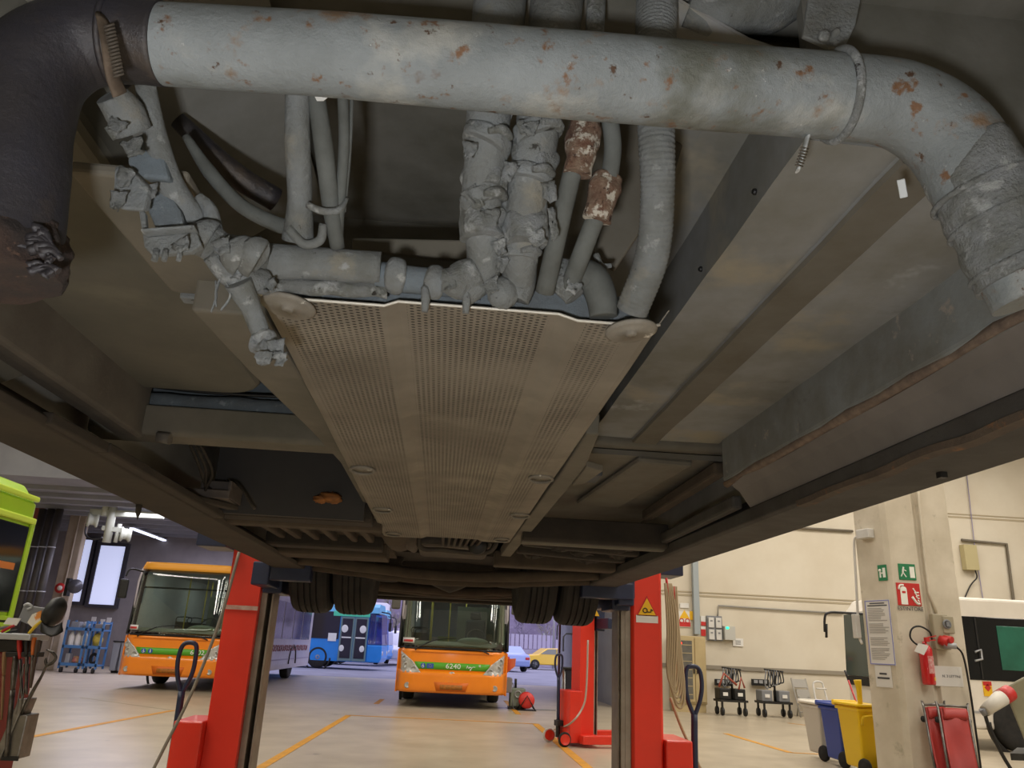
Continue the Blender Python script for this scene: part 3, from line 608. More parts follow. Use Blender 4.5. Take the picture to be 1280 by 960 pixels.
# ------------------------------------------------------------------ left cluster of fittings
T([(180, 96, .93), (192, 160, .965), (210, 225, 1.0), (246, 282, 1.045)], [24, 28, 34, 34], n=18, lump=.03).build('coolant_tube', m_hose, bus)
T([(140, 118, .90), (155, 140, .92), (168, 165, .94)], [40, 48, 46], n=18, lump=.15, ls=24).build('hose_stub', m_hose, bus)
T([(136, 168, .925), (158, 155, .925), (176, 140, .925)], [22, 26, 24], n=10, lump=.2, ls=24, flat=.5).build('cloth_wrap', m_wrap, bus)
s = MB(); s.sheet([at(a, b, y=.97) for a, b in [(160, 172), (196, 160), (212, 225), (178, 222), (158, 205)]], (0, .03, .01)); s.build('mount_block', m_blueish, bus, .006)
s = MB(); s.sheet([at(a, b, y=.955) for a, b in [(142, 206), (165, 214), (186, 234), (180, 264), (150, 262), (140, 250)]], (0, .02, .01)); s.build('mount_plate', m_brkt, bus, .005)
s = MB(); s.sheet([at(a, b, y=1.0) for a, b in [(184, 234), (212, 240), (226, 262), (232, 288), (196, 290), (184, 262)]], (0, .03, .0)); s.build('mount_block', m_blueish, bus, .006)
s = MB(); s.sheet([at(a, b, y=.985) for a, b in [(173, 262), (181, 264), (184, 296), (246, 290), (252, 306), (240, 314), (190, 318), (180, 308)]], (0, .012, .0)); s.bar(at(182, 296, y=.99), at(248, 291, y=.99), .04, .004); s.build('angle_bracket', m_brkt, bus, .003)
s = MB()
for a in (196, 208, 226): s.tube([at(a, 312, y=.985), at(a-3, 326, y=.985)], .004, 6, lump=.3)
s.build('hanging_strand', m_wrap, bus)
T([(248, 246, 1.03), (262, 262, 1.035), (266, 285, 1.04)], [14, 20, 24], n=12, lump=.1).build('bleed_valve', m_brkt, bus)
T([(250, 284, 1.03), (258, 300, 1.035), (276, 312, 1.05), (300, 318, 1.07), (328, 326, 1.09)], [44, 50, 46, 42, 44], n=22, lump=.14, ls=28).build('tee_fitting', m_wrap, bus)
for a, b in [(258, 298), (300, 320), (318, 322)]:
    T([(a-4, b-3, 1.03), (a, b, 1.028), (a+5, b+3, 1.03)], [50, 53, 50], n=20, sub=2, lump=.1).build('pipe_clamp', m_brkt, bus)
T([(262, 318, 1.03), (285, 338, 1.05), (312, 350, 1.07), (332, 352, 1.09)], [24, 36, 34, 30], n=16, lump=.25, ls=26).build('pipe_elbow', m_wrap, bus)
T([(298, 352, 1.05), (314, 385, 1.08), (330, 425, 1.10)], [34, 24, 24], n=14, lump=.1).build('hanging_hose', m_hose, bus)
s = T([(314, 428, 1.09), (334, 432, 1.09), (354, 436, 1.09)], [20, 38, 22], n=22, sub=12, lump=.4, ls=70); s.build('rag_bundle', m_wrap, bus)
for k, (a, b) in enumerate([(276, 345), (270, 352), (282, 350)]):
    T([(a, b, 1.05), (a+6*(k-1), b+20, 1.05), (a-6, b+38, 1.05)], [7, 7, 4], n=8, flat=.4).build('loose_strap', m_brkt, bus)
T([(232, 170, 1.10), (262, 215, 1.12), (300, 256, 1.14), (345, 280, 1.14), (368, 284, 1.14)], [10, 18, 18, 20, 20], n=14).build('thin_hose', m_hose_d, bus)
T([(222, 150, 1.2), (290, 215, 1.25), (345, 250, 1.3)], [22, 30, 30], n=12).build('black_hose', m_rub, bus)
# vertical hoses left of the recess
T([(372, 110, .95), (372, 180, .99), (375, 250, 1.05), (372, 300, 1.09)], [30, 32, 30, 40], n=18, lump=.04).build('coolant_hose', m_hose, bus)
T([(394, 112, .955), (404, 180, .99), (414, 260, 1.05), (422, 310, 1.09)], [22, 24, 22, 18], n=16).build('coolant_hose', m_hose_d, bus)
T([(428, 112, .96), (430, 180, 1.0), (424, 270, 1.06), (422, 312, 1.1)], [14, 14, 13, 13], n=12).build('thin_hose', m_hose_d, bus)
T([(440, 118, .97), (437, 190, 1.01), (430, 265, 1.06)], [5, 5, 5], n=8).build('cable', m_hose_d, bus)
T([(360, 285, 1.06), (380, 305, 1.07), (400, 300, 1.07), (404, 280, 1.06)], [12, 12, 12, 10], n=10).build('hose_loop', m_hose, bus)
T([(384, 256, 1.03), (404, 264, 1.03), (424, 262, 1.03), (434, 248, 1.04)], [10, 10, 10, 5], n=8, lump=.2).build('cable_tie', m_brkt, bus)
s = MB(); s.sheet([at(a, b, y=.93) for a, b in [(390, 114), (396, 126), (404, 126), (414, 118)]], (0, .002, .001)); s.build('torn_film', m_whitebit, bus)
# ------------------------------------------------------------------ running gear in the middle and the rear axle
s = MB(); s.span((-.17, 4.45, hz(.52)), (.26, 5.1, hz(.75))); gear = s.build('gear_housing', m_gear, bus, .03)
for k in range(7):
    s = MB(); s.bar((-.02+k*.035, 4.2, hz(.56)), (-.02+k*.03, 4.46, hz(.54)), .016, .05); s.build('cooling_fin', m_gear, gear, .004)
s = MB(); s.lathe([(0, 0), (.05, 0), (.055, .01), (.04, .03), (.055, .05), (0, .05)], (.17, 4.38, hz(.53)), (.2, 1, 0), 24); s.build('belt_pulley', m_blk, gear)
s = MB(); s.tube([(-.16, 4.35, hz(.6)), (-.14, 4.4, hz(.5)), (-.02, 4.42, hz(.495)), (.2, 4.42, hz(.49)), (.27, 4.4, hz(.53)), (.28, 4.4, hz(.62))], .014, 10); s.build('oil_pipe', m_gear, gear)
s = MB(); s.tube([(-.24, 4.2, hz(.66)), (-.2, 4.3, hz(.53)), (-.19, 4.6, hz(.52))], [.03, .035, .03], 12, lump=.2); s.build('oil_hose', m_gear, gear)
s = MB(); s.lathe([(.06, 0), (.095, .02), (.1, .3), (.09, .5), (.05, .55)], (-.27, 4.1, hz(.60)), (0, 1, -.04), 20); s.build('filter_canister', m_brown, bus)
for k in range(9):
    s = MB(); s.span((-.14+k*.04, 4.3, hz(.58)), (-.12+k*.04, 4.46, hz(.62))); s.build('cooling_fin', m_gear, gear)
YA = 6.35
s = MB(); s.tube([(-.62, YA, hz(.60)), (-.25, YA, hz(.60)), (.05, YA, hz(.58)), (.30, YA, hz(.60)), (.68, YA, hz(.60))], [.09, .10, .2, .10, .09], 18, 6); s.build('rear_axle', m_brown2, bus)
for y, h in ((5.45, .44), (5.8, .43), (6.9, .43), (7.5, .44)):
    s = MB(); s.tube([(-1.0, y, hz(h+.06)), (-.5, y-.05, hz(h+.02)), (.05, y, hz(h)), (.6, y-.05, hz(h+.02)), (1.06, y, hz(h+.06))], .035, 12, lump=.15); s.build('axle_rod', m_brown, bus)
for x in (-.42, .48):
    s = MB(); s.lathe([(.07, 0), (.12, .02), (.13, .08), (.1, .14), (.12, .2), (.05, .22)], (x, 6.0, hz(.42)), (0, 0, 1), 20); s.build('air_bellows', m_brown2, bus)
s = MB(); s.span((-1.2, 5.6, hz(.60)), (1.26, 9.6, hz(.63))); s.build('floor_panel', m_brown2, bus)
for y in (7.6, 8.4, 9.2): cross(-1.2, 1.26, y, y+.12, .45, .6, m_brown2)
def tyre(x0, x1, name='wheel'):
    c = Vector(((x0+x1)/2, YA, hz(.18+.47))); w_ = x1-x0; q_ = MB(); pr_ = []
    hw = w_/2
    pr_ = [(.28, -hw+.02), (.40, -hw), (.445, -hw+.015), (.462, -hw+.04)]
    for k in range(1, 5):
        g = -hw+.04+(w_-.08)*k/5; pr_ += [(.470, g-.007), (.455, g-.005), (.455, g+.005), (.470, g+.007)]
    pr_ += [(.462, hw-.04), (.445, hw-.015), (.40, hw), (.28, hw-.02)]
    q_.lathe(pr_, c, (1, 0, 0), 72, False); o = q_.build(name, m_rubber, bus)
    q_ = MB(); q_.lathe([(0, -.03), (.1, -.05), (.12, -.02), (.24, 0), (.285, -.05), (.285, .05), (.24, .04), (.0, .04)], c, (1, 0, 0), 32); q_.build('rim', m_dsteel, o)
xl = [at(a, 755, y=YA-.2).x for a in (360, 413, 465)]; xr = [at(a, 765, y=YA-.2).x for a in (646, 696, 746)]
tyre(xl[0], xl[1]-.012); tyre(xl[1]+.012, xl[2]); tyre(xr[0], xr[1]-.012); tyre(xr[1]+.012, xr[2])
# ------------------------------------------------------------------ city buses standing in the gateway
m_or = M('bus_orange', '#f88d14', .35, 0, '#f08612', 2, coat=.5)
m_orl = M('bus_roof_yellow', '#f2a93a', .4, 0)
m_gr = M('bus_green_stripe', '#55a62a', .4, 0)
m_wh = M('bus_white', '#d9d3dc', .4, 0, '#cfc8d2', 2, coat=.3)
m_pill = M('pale_pillar', '#a8ac98', .6, 0)
m_dash = M('pale_dashboard', '#9da08f', .7, 0)
m_int = M('bus_interior_dark', '#66685f', .8, 0, '#55574f', 3)
m_seat = M('bus_seat_fabric', '#34373b', .9)
m_glass = glass_mat('windscreen_glass', '#dfe8e2', .07)
m_sideglass = M('tinted_side_glass', '#6d6a78', .08, 0, '#5c5a66', 1.2)
m_lens = M('headlight_lens', '#c9c8c2', .15, .1, '#a8a7a2', 9, coat=1)
m_bulb = M('headlight_reflector', '#b4b4b0', .3, .5)
m_num = M('white_lettering', '#eef0e6', .5)
m_blue = M('sticker_blue', '#2b55a8', .4)
m_pole = M('yellow_pole', '#b7a23a', .4)
def fy(x, z):
    a = max(0, abs(x)/1.25-.70)/.30
    y = .34*a**2.3
    if z > 1.26: y += (z-1.26)*.11
    if z < .79: y -= .05*min(1, (.79-z)/.05)
    if z < .42: y += (.42-z)*.35
    return y
def patch(c, name, mat, parent, nu=10, nv=6, off=0.0, th=.012, label=None):
    """four (x,z) corners: bottom left, bottom right, top right, top left, laid on the front's curved skin"""
    s = MB()
    def fn(u, v):
        x = (c[0][0]*(1-u)+c[1][0]*u)*(1-v)+(c[3][0]*(1-u)+c[2][0]*u)*v; z = (c[0][1]*(1-u)+c[1][1]*u)*(1-v)+(c[3][1]*(1-u)+c[2][1]*u)*v
        return Vector((x, fy(x, z)-off, z))
    s.grid(fn, nu, nv); o = s.build(name, mat, parent, label=label)
    md = o.modifiers.new('thick', 'SOLIDIFY'); md.thickness = th; md.offset = -1
    return o
def wheel(parent, x, y, side, r_=.48, w_=.28, cap=None):
    s = MB(); c = (x, y, r_); hw = w_/2
    s.lathe([(r_*.58, -hw+.02), (r_*.9, -hw), (r_*.98, -hw+.03), (r_, -hw+.06), (r_, hw-.06), (r_*.98, hw-.03), (r_*.9, hw), (r_*.58, hw-.02)], c, (1, 0, 0), 36); o = s.build('wheel', m_rubber, parent)
    s = MB(); s.lathe([(0, hw*.45*side), (.09, hw*.5*side), (.11, hw*.2*side), (r_*.5, .1*hw*side), (r_*.6, hw*.8*side), (r_*.6, -hw*.8*side), (0, -hw*.8*side)], c, (1, 0, 0), 28); s.build('rim', cap or m_lgrey, o)
def city(name, label, num, number_x, extra=False, L_=12.0):
    b = local(thing(name, label, 'bus'))
    # shell
    prof = [(-1.23, .34), (-1.25, .5), (-1.25, 2.55), (-1.2, 2.85), (-1.05, 2.97), (-.6, 3.02), (.6, 3.02), (1.05, 2.97), (1.2, 2.85), (1.25, 2.55), (1.25, .5), (1.23, .34)]
    s = MB(); s.profile(prof, .36, L_, .0, 1)
    s2 = MB(); vs_ = []; fs = []
    n = len(prof)
    inn = [(x*.965, z*.985 if z > 1 else z+.05) for x, z in prof]
    for y in (.36, L_):
        for x, z in prof: vs_.append((x, y, z))
        for x, z in inn: vs_.append((x, y, z))
    for i in range(n-1):
        fs += [(i, i+1, 2*n+i+1, 2*n+i), (n+i, 3*n+i, 3*n+i+1, n+i+1), (i, n+i, n+i+1, i+1)]
    fs += [(2*n+i, 2*n+i+1, 3*n+i+1, 3*n+i) for i in range(n-1)]
    s2.add(vs_, fs); s2.span((-1.22, L_-.03, .35), (1.22, L_, 2.97))
    s2.build('body', m_wh, b)
    s = MB(); s.span((-1.2, .5, .33), (1.2, L_-.05, .42)); s.build('floor', m_int, b)
    patch([(-1.25, .32), (1.25, .32), (1.25, .79), (-1.25, .79)], 'bumper', m_or, b, 24, 8, .02, .05)
    patch([(-1.25, .78), (1.25, .78), (1.24, 1.25), (-1.24, 1.25)], 'front_panel', m_or, b, 24, 6, 0, .03)
    patch([(-.95, 1.165), (.95, 1.165), (.85, 1.225), (-.85, 1.225)], 'front_ledge', m_or, b, 12, 2, .015, .02)
    for sx in (-1, 1):
        s = MB(); s.span((sx*1.25-.02, .3, .3), (sx*1.25+.02, .95, 1.22)); s.build('corner_panel', m_or, b, .008)
    st = patch([(-.80, .81), (.80, .81), (.86, .965), (-.86, .965)], 'stripe', m_gr, b, 12, 2, .008, .008)
    text('number_lettering', num, m_num, st, (number_x, -.022, .89), .15, FACE_MY, sx=1.15)
    for k, x in enumerate((-.66, -.5)):
        s = MB()
        if k == 0 or not extra: s.cyl((x, -.012, .885), (x, -.020, .885), .055, 20)
        else: s.span((x-.075, -.020, .835), (x+.075, -.012, .935))
        o = s.build('sticker', m_blue, st)
        s = MB()
        if k == 0: s.ball((x, -.021, .915), (.01, .004, .01)); s.tube([(x-.005, -.021, .9), (x, -.021, .87), (x+.025, -.021, .865)], .006, 6, 2); s.torus((x-.005, -.021, .868), (0, 1, 0), .024, .004, 12, 5)
        elif extra:
            for j in range(12): a = 2*PI*j/12; s.ball((x+.03*math.cos(a), -.0215, .885+.03*math.sin(a)), .0045, n=5, m=4)
        else: s.ball((x, -.021, .915), (.01, .004, .01)); s.bar((x, -.021, .9), (x, -.021, .85), .018, .004, (0, 1, 0))
        s.build('pictogram', m_yel if (k and extra) else m_num, o)
    if extra:
        s = MB(); s.tube([(.32, -.021, .86), (.345, -.021, .92), (.36, -.021, .87), (.40, -.021, .875), (.40, -.021, .90), (.37, -.021, .87), (.43, -.021, .885), (.42, -.021, .83), (.40, -.021, .82), (.46, -.021, .89), (.52, -.021, .895)], .006, 6, 4)
        for a in range(3): s.bar((.62-.03*math.cos(a*PI/3), -.02, .925-.03*math.sin(a*PI/3)), (.62+.03*math.cos(a*PI/3), -.02, .925+.03*math.sin(a*PI/3)), .008, .004, (0, 1, 0))
        s.build('script_lettering', m_num, st)
    s = MB(); s.lathe([(0, .012), (.05, .012), (.062, .006), (.085, .008), (.09, 0)], (0, -.05, .69), (0, -1, 0), 24)
    for k in range(4): s.ball((.05*math.cos(k*1.57+.4), -.064, .69+.04*math.sin(k*1.57+.4)), (.022, .006, .016))
    s.build('badge', m_bulb, b)
    patch([(-.33, .36), (.33, .36), (.39, .55), (-.39, .55)], 'plate_recess', M('recess_orange', '#d96c10', .5), b, 4, 2, .025, .01)
    o = patch([(-.25, .40), (.25, .40), (.25, .50), (-.25, .50)], 'plate_holder', M('faded_plate', '#b9701c', .6, 0, '#8d5a1e', 20), b, 4, 2, .04, .01)
    for sx in (-1, 1):
        h = patch([(sx*1.16, .72), (sx*.70, .74), (sx*.90, .97), (sx*1.20, 1.18)] if sx < 0 else [(.70, .74), (1.16, .72), (1.20, 1.18), (.90, .97)], 'headlight', m_lens, b, 10, 8, .018, .03)
        for x, z, r_ in ((1.09, 1.02, .075), (1.04, .87, .075), (.87, .81, .06)):
            s = MB(); s.lathe([(0, -.02), (r_*.6, -.005), (r_, .01), (r_*1.08, 0)], (sx*x, fy(x, z)-.02, z), (0, -1, 0), 20); s.build('bulb_reflector', m_bulb, h)
        s = MB(); s.lathe([(0, .004), (.045, .006), (.055, .012), (.065, 0)], (sx*.98, fy(.98, .45)-.02, .46), (0, -1, 0), 20); s.build('fog_lamp', m_bulb, b)
        # mirrors on arms
        s = MB(); s.tube([(sx*1.1, .2, 2.75), (sx*1.32, -.05, 2.78), (sx*1.38, -.12, 2.6)], .022, 8); a_ = s.build('mirror_arm', m_blk, b)
        s = MB(); s.box((sx*1.38, -.12, 2.3), (.2, .12, .46), z=-sx*.2); s.build('mirror_housing', M('mirror_grey', '#55534f', .5) if extra else m_blk, b, .04, 3)
        # A pillars and door posts seen through the glass
        patch([(sx*1.24, 1.27), (sx*1.03, 1.27), (sx*1.05, 2.55), (sx*1.22, 2.55)] if sx < 0 else [(1.03, 1.27), (1.24, 1.27), (1.22, 2.55), (1.05, 2.55)], 'pillar_trim', m_pill, b, 4, 6, -.05, .03)
        s = MB(); s.tube([(sx*1.25, .31, 1.25), (sx*1.245, .40, 2.0), (sx*1.22, .46, 2.85)], .035, 8); s.build('door_post', m_blk, b)
        # wipers
        pts = [(sx*.86, 1.20), (sx*.80, 1.27), (sx*.45, 1.44)] if sx < 0 else [(.82, 1.19), (.60, 1.26), (.2, 1.275)]
        s = MB(); s.tube([(x, fy(x, z)-.04, z) for x, z in pts], .014, 6, 3); s.tube([(x, fy(x, z)-.035, z) for x, z in ([(-.62, 1.38), (-.3, 1.47), (.05, 1.50)] if sx < 0 else [(.5, 1.275), (.1, 1.28), (-.2, 1.28)])], .009, 6, 3); s.build('wiper', m_blk, b)
    patch([(-1.22, 1.235), (1.22, 1.235), (1.22, 1.275), (-1.22, 1.275)], 'windscreen_seal', m_blk, b, 16, 1, .012, .02)
    patch([(-1.23, 1.27), (1.23, 1.27), (1.2, 2.83), (-1.2, 2.83)], 'windscreen', m_glass, b, 20, 8, 0, .008)
    patch([(-1.2, 2.36), (1.2, 2.36), (1.2, 2.40), (-1.2, 2.40)], 'blind_bar', m_blk, b, 12, 1, -.03, .02)
    patch([(-1.21, 2.82), (1.21, 2.82), (1.08, 3.0), (-1.08, 3.0)], 'roof_edge', m_orl, b, 16, 3, .03, .25)
    patch([(-1.17, 1.36), (-.90, 1.36), (-.90, 1.47), (-1.17, 1.47)], 'notice_sticker', m_paper, b, 3, 2, .014, .004)
    o = patch([(-1.15, 1.38), (-.93, 1.38), (-.93, 1.43), (-1.15, 1.43)], 'notice_band', m_red, b, 3, 2, .019, .003)
    # inside
    s = MB(); s.prism([(.35, 1.15), (.30, 1.34), (.55, 1.42), (.95, 1.36), (1.0, 1.15)], lambda a, c: (-1.05, a, c), (2.1, 0, 0)); s.ball((.45, .62, 1.42), (.38, .2, .12)); s.build('dashboard', m_dash, b, .02)
    s = MB(); s.torus((.52, .95, 1.55), (0, -.8, .6), .22, .018, 24, 6); s.tube([(.52, .95, 1.55), (.52, .85, 1.38)], .03, 8, 1); s.build('steering_wheel', m_blk, b)
    s = MB(); s.box((.52, 1.7, 1.2), (.5, .5, .14)); s.box((.52, 1.95, 1.6), (.5, .14, .75)); s.box((.52, 1.96, 2.08), (.28, .1, .2)); s.build('driver_seat', m_seat, b, .05)
    s = MB(); s.span((.05, 2.2, .42), (1.15, 2.24, 2.3)); s.build('driver_partition', m_int, b)
    s = MB()
    s.span((-.55, 9.0, .4), (.25, 9.1, 1.6)); s.build('rear_bulkhead', M('green_bulkhead', '#5d6b2c', .8), b)
    s = MB(); s.span((-1.0, L_-.08, 1.6), (1.0, L_-.04, 2.6)); s.build('rear_window', M('rear_daylight_glass', '#9fb0cc', .3), b)
    for k, (x, y) in enumerate([(-.95, 3.2), (-.95, 4.2), (.8, 3.4), (.8, 4.6), (-.95, 5.6), (.8, 5.8)]):
        s = MB(); s.box((x, y, .95), (.42, .4, .08)); s.box((x, y+.2, 1.3), (.42, .07, .65)); s.tube([(x-.2, y+.22, 1.6), (x-.2, y+.25, 1.75), (x+.2, y+.25, 1.75), (x+.2, y+.22, 1.6)], .015, 6, 2); s.build('passenger_seat', m_seat, b, .03)
    for x, y in ((-.6, 2.4), (-.15, 2.5), (-.7, 4.8), (.3, 5)):
        s = MB(); s.cyl((x, y, .42), (x, y, 2.85), .018, 8); s.build('grab_pole', m_pole, b)
    for y in (1.4, 4.5, 8.0):  # fill lights added to brighten the saloon; the bus's own lamps are off
        d_ = bpy.data.lights.new('saloon_fill', 'AREA'); d_.shape = 'RECTANGLE'; d_.size = 1.2; d_.size_y = 1.2; d_.energy = 9; d_.color = lin('#f2fff0')[:3]
        o = bpy.data.objects.new('saloon_fill', d_); C.objects.link(o); o.parent = b; o.location = (0, y, 2.85)
    # sides
    for sx in (-1, 1):
        for k in range(6):
            s = MB(); y0_ = 1.3+k*1.72; s.span((sx*1.245, y0_, 1.28), (sx*1.262, y0_+1.6, 2.45)); s.build('side_window', m_sideglass, b, .012)
        s = MB(); s.span((sx*1.245, .95, .62), (sx*1.258, L_-.1, .66)); s.build('side_trim', M('lavender_trim', '#a99fb4', .5), b)
        s = MB(); fw_ = [(sx*1.258, 1.2+k*.17, 1.0+.09*math.sin(k*PI/2)) for k in range(60)]; bw_ = [(sx*1.27, 1.2+k*.17, 1.0-.09*math.sin(k*PI/2)) for k in reversed(range(60))]
        s.tube(fw_+bw_, .013, 5, 3); s.build('side_pattern', M('red_chain_pattern', '#a4646c', .6), b)
        for y in (2.75, 8.65):
            s = MB(); s.torus((sx*1.252, y, .48), (1, 0, 0), .60, .035, 24, 6, arc=PI, start=0 if sx > 0 else PI, u=(0, 1, 0) if sx > 0 else (0, 1, 0)); s.build('wheel_arch', m_blk, b)
            wheel(b, sx*1.08, y, sx)
    return b
b1 = city('city_bus', 'orange-fronted bus 6240 parked facing the raised bus in the gateway', '6240', .02, True)
fx = (at(497, 840, y=18.7).x+at(632, 845, y=18.7).x)/2
# open flap, grey charger box and cable at its side
s = MB(); s.sheet([(1.27, .5, .78), (1.45, .3, .95), (1.46, .3, 1.12), (1.27, .5, 1.1)], (0, .03, 0)); s.build('side_flap', M('orange_pink_flap', '#e58a6a', .4), b1, .005)
s = MB(); s.span((1.26, .55, .36), (1.42, 1.1, .68)); s.build('step_box', m_grey, b1, .02)
b1.location = (fx, 18.75, 0); b1.rotation_euler.z = R(-1.0)
b2 = city('city_bus', 'orange-fronted white bus numbered 6402 parked behind the red lift column', '6402', .62, False)
fx2 = (at(146, 805, y=20.6).x+at(284, 815, y=20.6).x)/2
b2.location = (fx2, 20.6, 0); b2.rotation_euler.z = R(-.9)
# ------------------------------------------------------------------ blue buses, cars and a white truck in the yard
m_bb = M('bus_blue', '#1f8fe6', .4, 0, '#1b86da', 2, coat=.4)
m_bl = M('bus_pale_blue', '#6db9e0', .4)
m_mint = M('bus_mint', '#58d6a8', .5)
m_dkwin = M('tinted_dark_window', '#23212c', .1)
m_frame = M('grey_green_door_frame', '#6f8a88', .5)
m_skyglass = glass_mat('pale_windscreen_glass', '#9fb2e0', .12)
def side_bus(label, L_=9.0, rz=0.0):
    """front towards local +X, the side that faces local -Y shows"""
    b = local(thing('city_bus', label, 'bus'))
    pr = [(-1.25, .35), (-1.25, 2.6), (-1.15, 2.9), (-.9, 3.0), (.9, 3.0), (1.15, 2.9), (1.25, 2.6), (1.25, .35)]
    s = MB(); s.prism(pr, lambda a, c: (-L_, a, c), (L_-.75, 0, 0)); s.build('body', m_bb, b)
    s = MB(); s.prism([(-1.27, 2.62), (-1.2, 2.9), (-.9, 3.06), (.9, 3.06), (1.2, 2.9), (1.27, 2.62)], lambda a, c: (-L_, a, c), (L_-.3, 0, 0)); s.build('roof_edge', m_bl, b)
    s = MB(); s.prism([(-.75, .35), (-.1, .35), (0, .55), (-.02, 1.15), (-.75, 1.15)], lambda a, c: (a, -1.24, c), (0, 2.48, 0)); s.build('nose', m_bb, b, .05)
    s = MB(); s.prism([(-.75, 1.15), (-.03, 1.15), (-.18, 2.62), (-.75, 2.62)], lambda a, c: (a, -1.2, c), (0, 2.4, 0)); s.build('windscreen', m_skyglass, b, .05)
    s = MB(); s.span((-L_+.1, -1.275, 1.35), (-2.15, -1.25, 2.62)); s.build('side_window', m_dkwin, b)
    for x0, x1 in ((-6.0, -3.9), (-2.5, -.72)): s = MB(); s.span((x0, -1.30, 2.42), (x1, -1.27, 2.66)); s.build('mint_panel', m_mint, b, .02)
    for x0 in (-2.1, -1.42):
        s = MB(); s.span((x0, -1.285, .38), (x0+.66, -1.255, 2.40)); d_ = s.build('door_leaf', m_frame, b, .01)
        s = MB(); s.span((x0+.08, -1.295, .5), (x0+.58, -1.28, 2.32)); s.build('pane', m_dkwin, d_)
        s = MB(); s.ball((x0+.45-.3*(x0 < -2), -1.30, .95), (.12, .01, .15)); s.build('door_sticker', m_num, d_); s = MB(); s.ball((x0+.42-.2*(x0 < -2), -1.30, 1.85), (.16, .01, .18)); s.build('door_sticker', m_num, d_); s = MB(); s.span((x0+.1, -1.305, 1.42), (x0+.56, -1.29, 1.48)); s.build('door_bar', m_num, d_)
    s = MB(); s.span((-2.65, -1.29, 1.25), (-2.25, -1.26, 1.62)); s.build('notice_sticker', m_num, b)
    s = MB(); s.span((-L_, -1.27, .38), (-3.75, -1.25, .47)); s.build('skirt_trim', m_lgrey, b)
    s = MB(); s.torus((-3.05, -1.25, .48), (0, 1, 0), .6, .04, 24, 6, arc=PI, u=(1, 0, 0)).f; s.build('wheel_arch', m_blk, b)
    for yy, sd in ((-1.12, -1), (1.12, 1)):
        q = MB(); q.lathe([(.28, -.12), (.44, -.14), (.5, -.09), (.5, .09), (.44, .14), (.28, .12)], (-3.05, yy, .5), (0, 1, 0), 32); o = q.build('wheel', m_rubber, b)
        q = MB(); q.lathe([(0, .1*sd), (.1, .16*sd), (.12, .06*sd), (.25, .04*sd), (.29, .12*sd), (.29, -.1*sd), (0, -.1*sd)], (-3.05, yy, .5), (0, 1, 0), 24); q.build('rim', m_lgrey, o)
    s = MB(); s.tube([(-.2, -1.1, 2.7), (.25, -1.25, 2.6), (.3, -1.3, 2.2)], .03, 8); s.box((.3, -1.3, 2.0), (.12, .2, .4)); s.build('mirror', m_blk, b)
    for yy in (-.95, .95): s = MB(); s.ball((-.02, yy, .78), (.05, .16, .12)); s.build('headlight', m_lens, b)
    return b
YBB = 40.0
o = side_bus('blue bus with mint roof strip parked in the yard beyond the gateway'); pb = at(477, 836, y=YBB); o.location = (pb.x, YBB+1.25, 0); o.rotation_euler.z = R(-3)
o = side_bus('second blue bus mostly hidden behind the blue bus with mint strip'); pb = at(485, 836, y=47); o.location = (pb.x, 48.2, 0); o.rotation_euler.z = R(-3)
t = thing('box_truck', 'white box trailer parked behind the blue buses', 'truck', (at(440, 810, y=54).x, 54, 0))
a = at(402, 770, y=54); b = at(483, 774, y=54)
s = MB(); s.span((a.x, 54, 1.1), (b.x, 56.5, 3.75)); s.build('box_body', M('trailer_white', '#e4e2ea', .6), t, .05)
s = MB(); s.span((a.x+.2, 54.3, .7), (b.x-.2, 56.2, 1.1)); s.build('chassis', m_dsteel, t)
for x in (a.x+.8, b.x-.8):
    s = MB(); s.lathe([(.25, -.13), (.5, -.13), (.5, .13), (.25, .13)], (x, 54.2, .5), (0, 1, 0), 24); o = s.build('wheel', m_rubber, t); s = MB(); s.lathe([(0, .05), (.26, .05), (.26, -.1), (0, -.1)], (x, 54.2, .5), (0, 1, 0), 20); s.build('rim', m_lgrey, o)
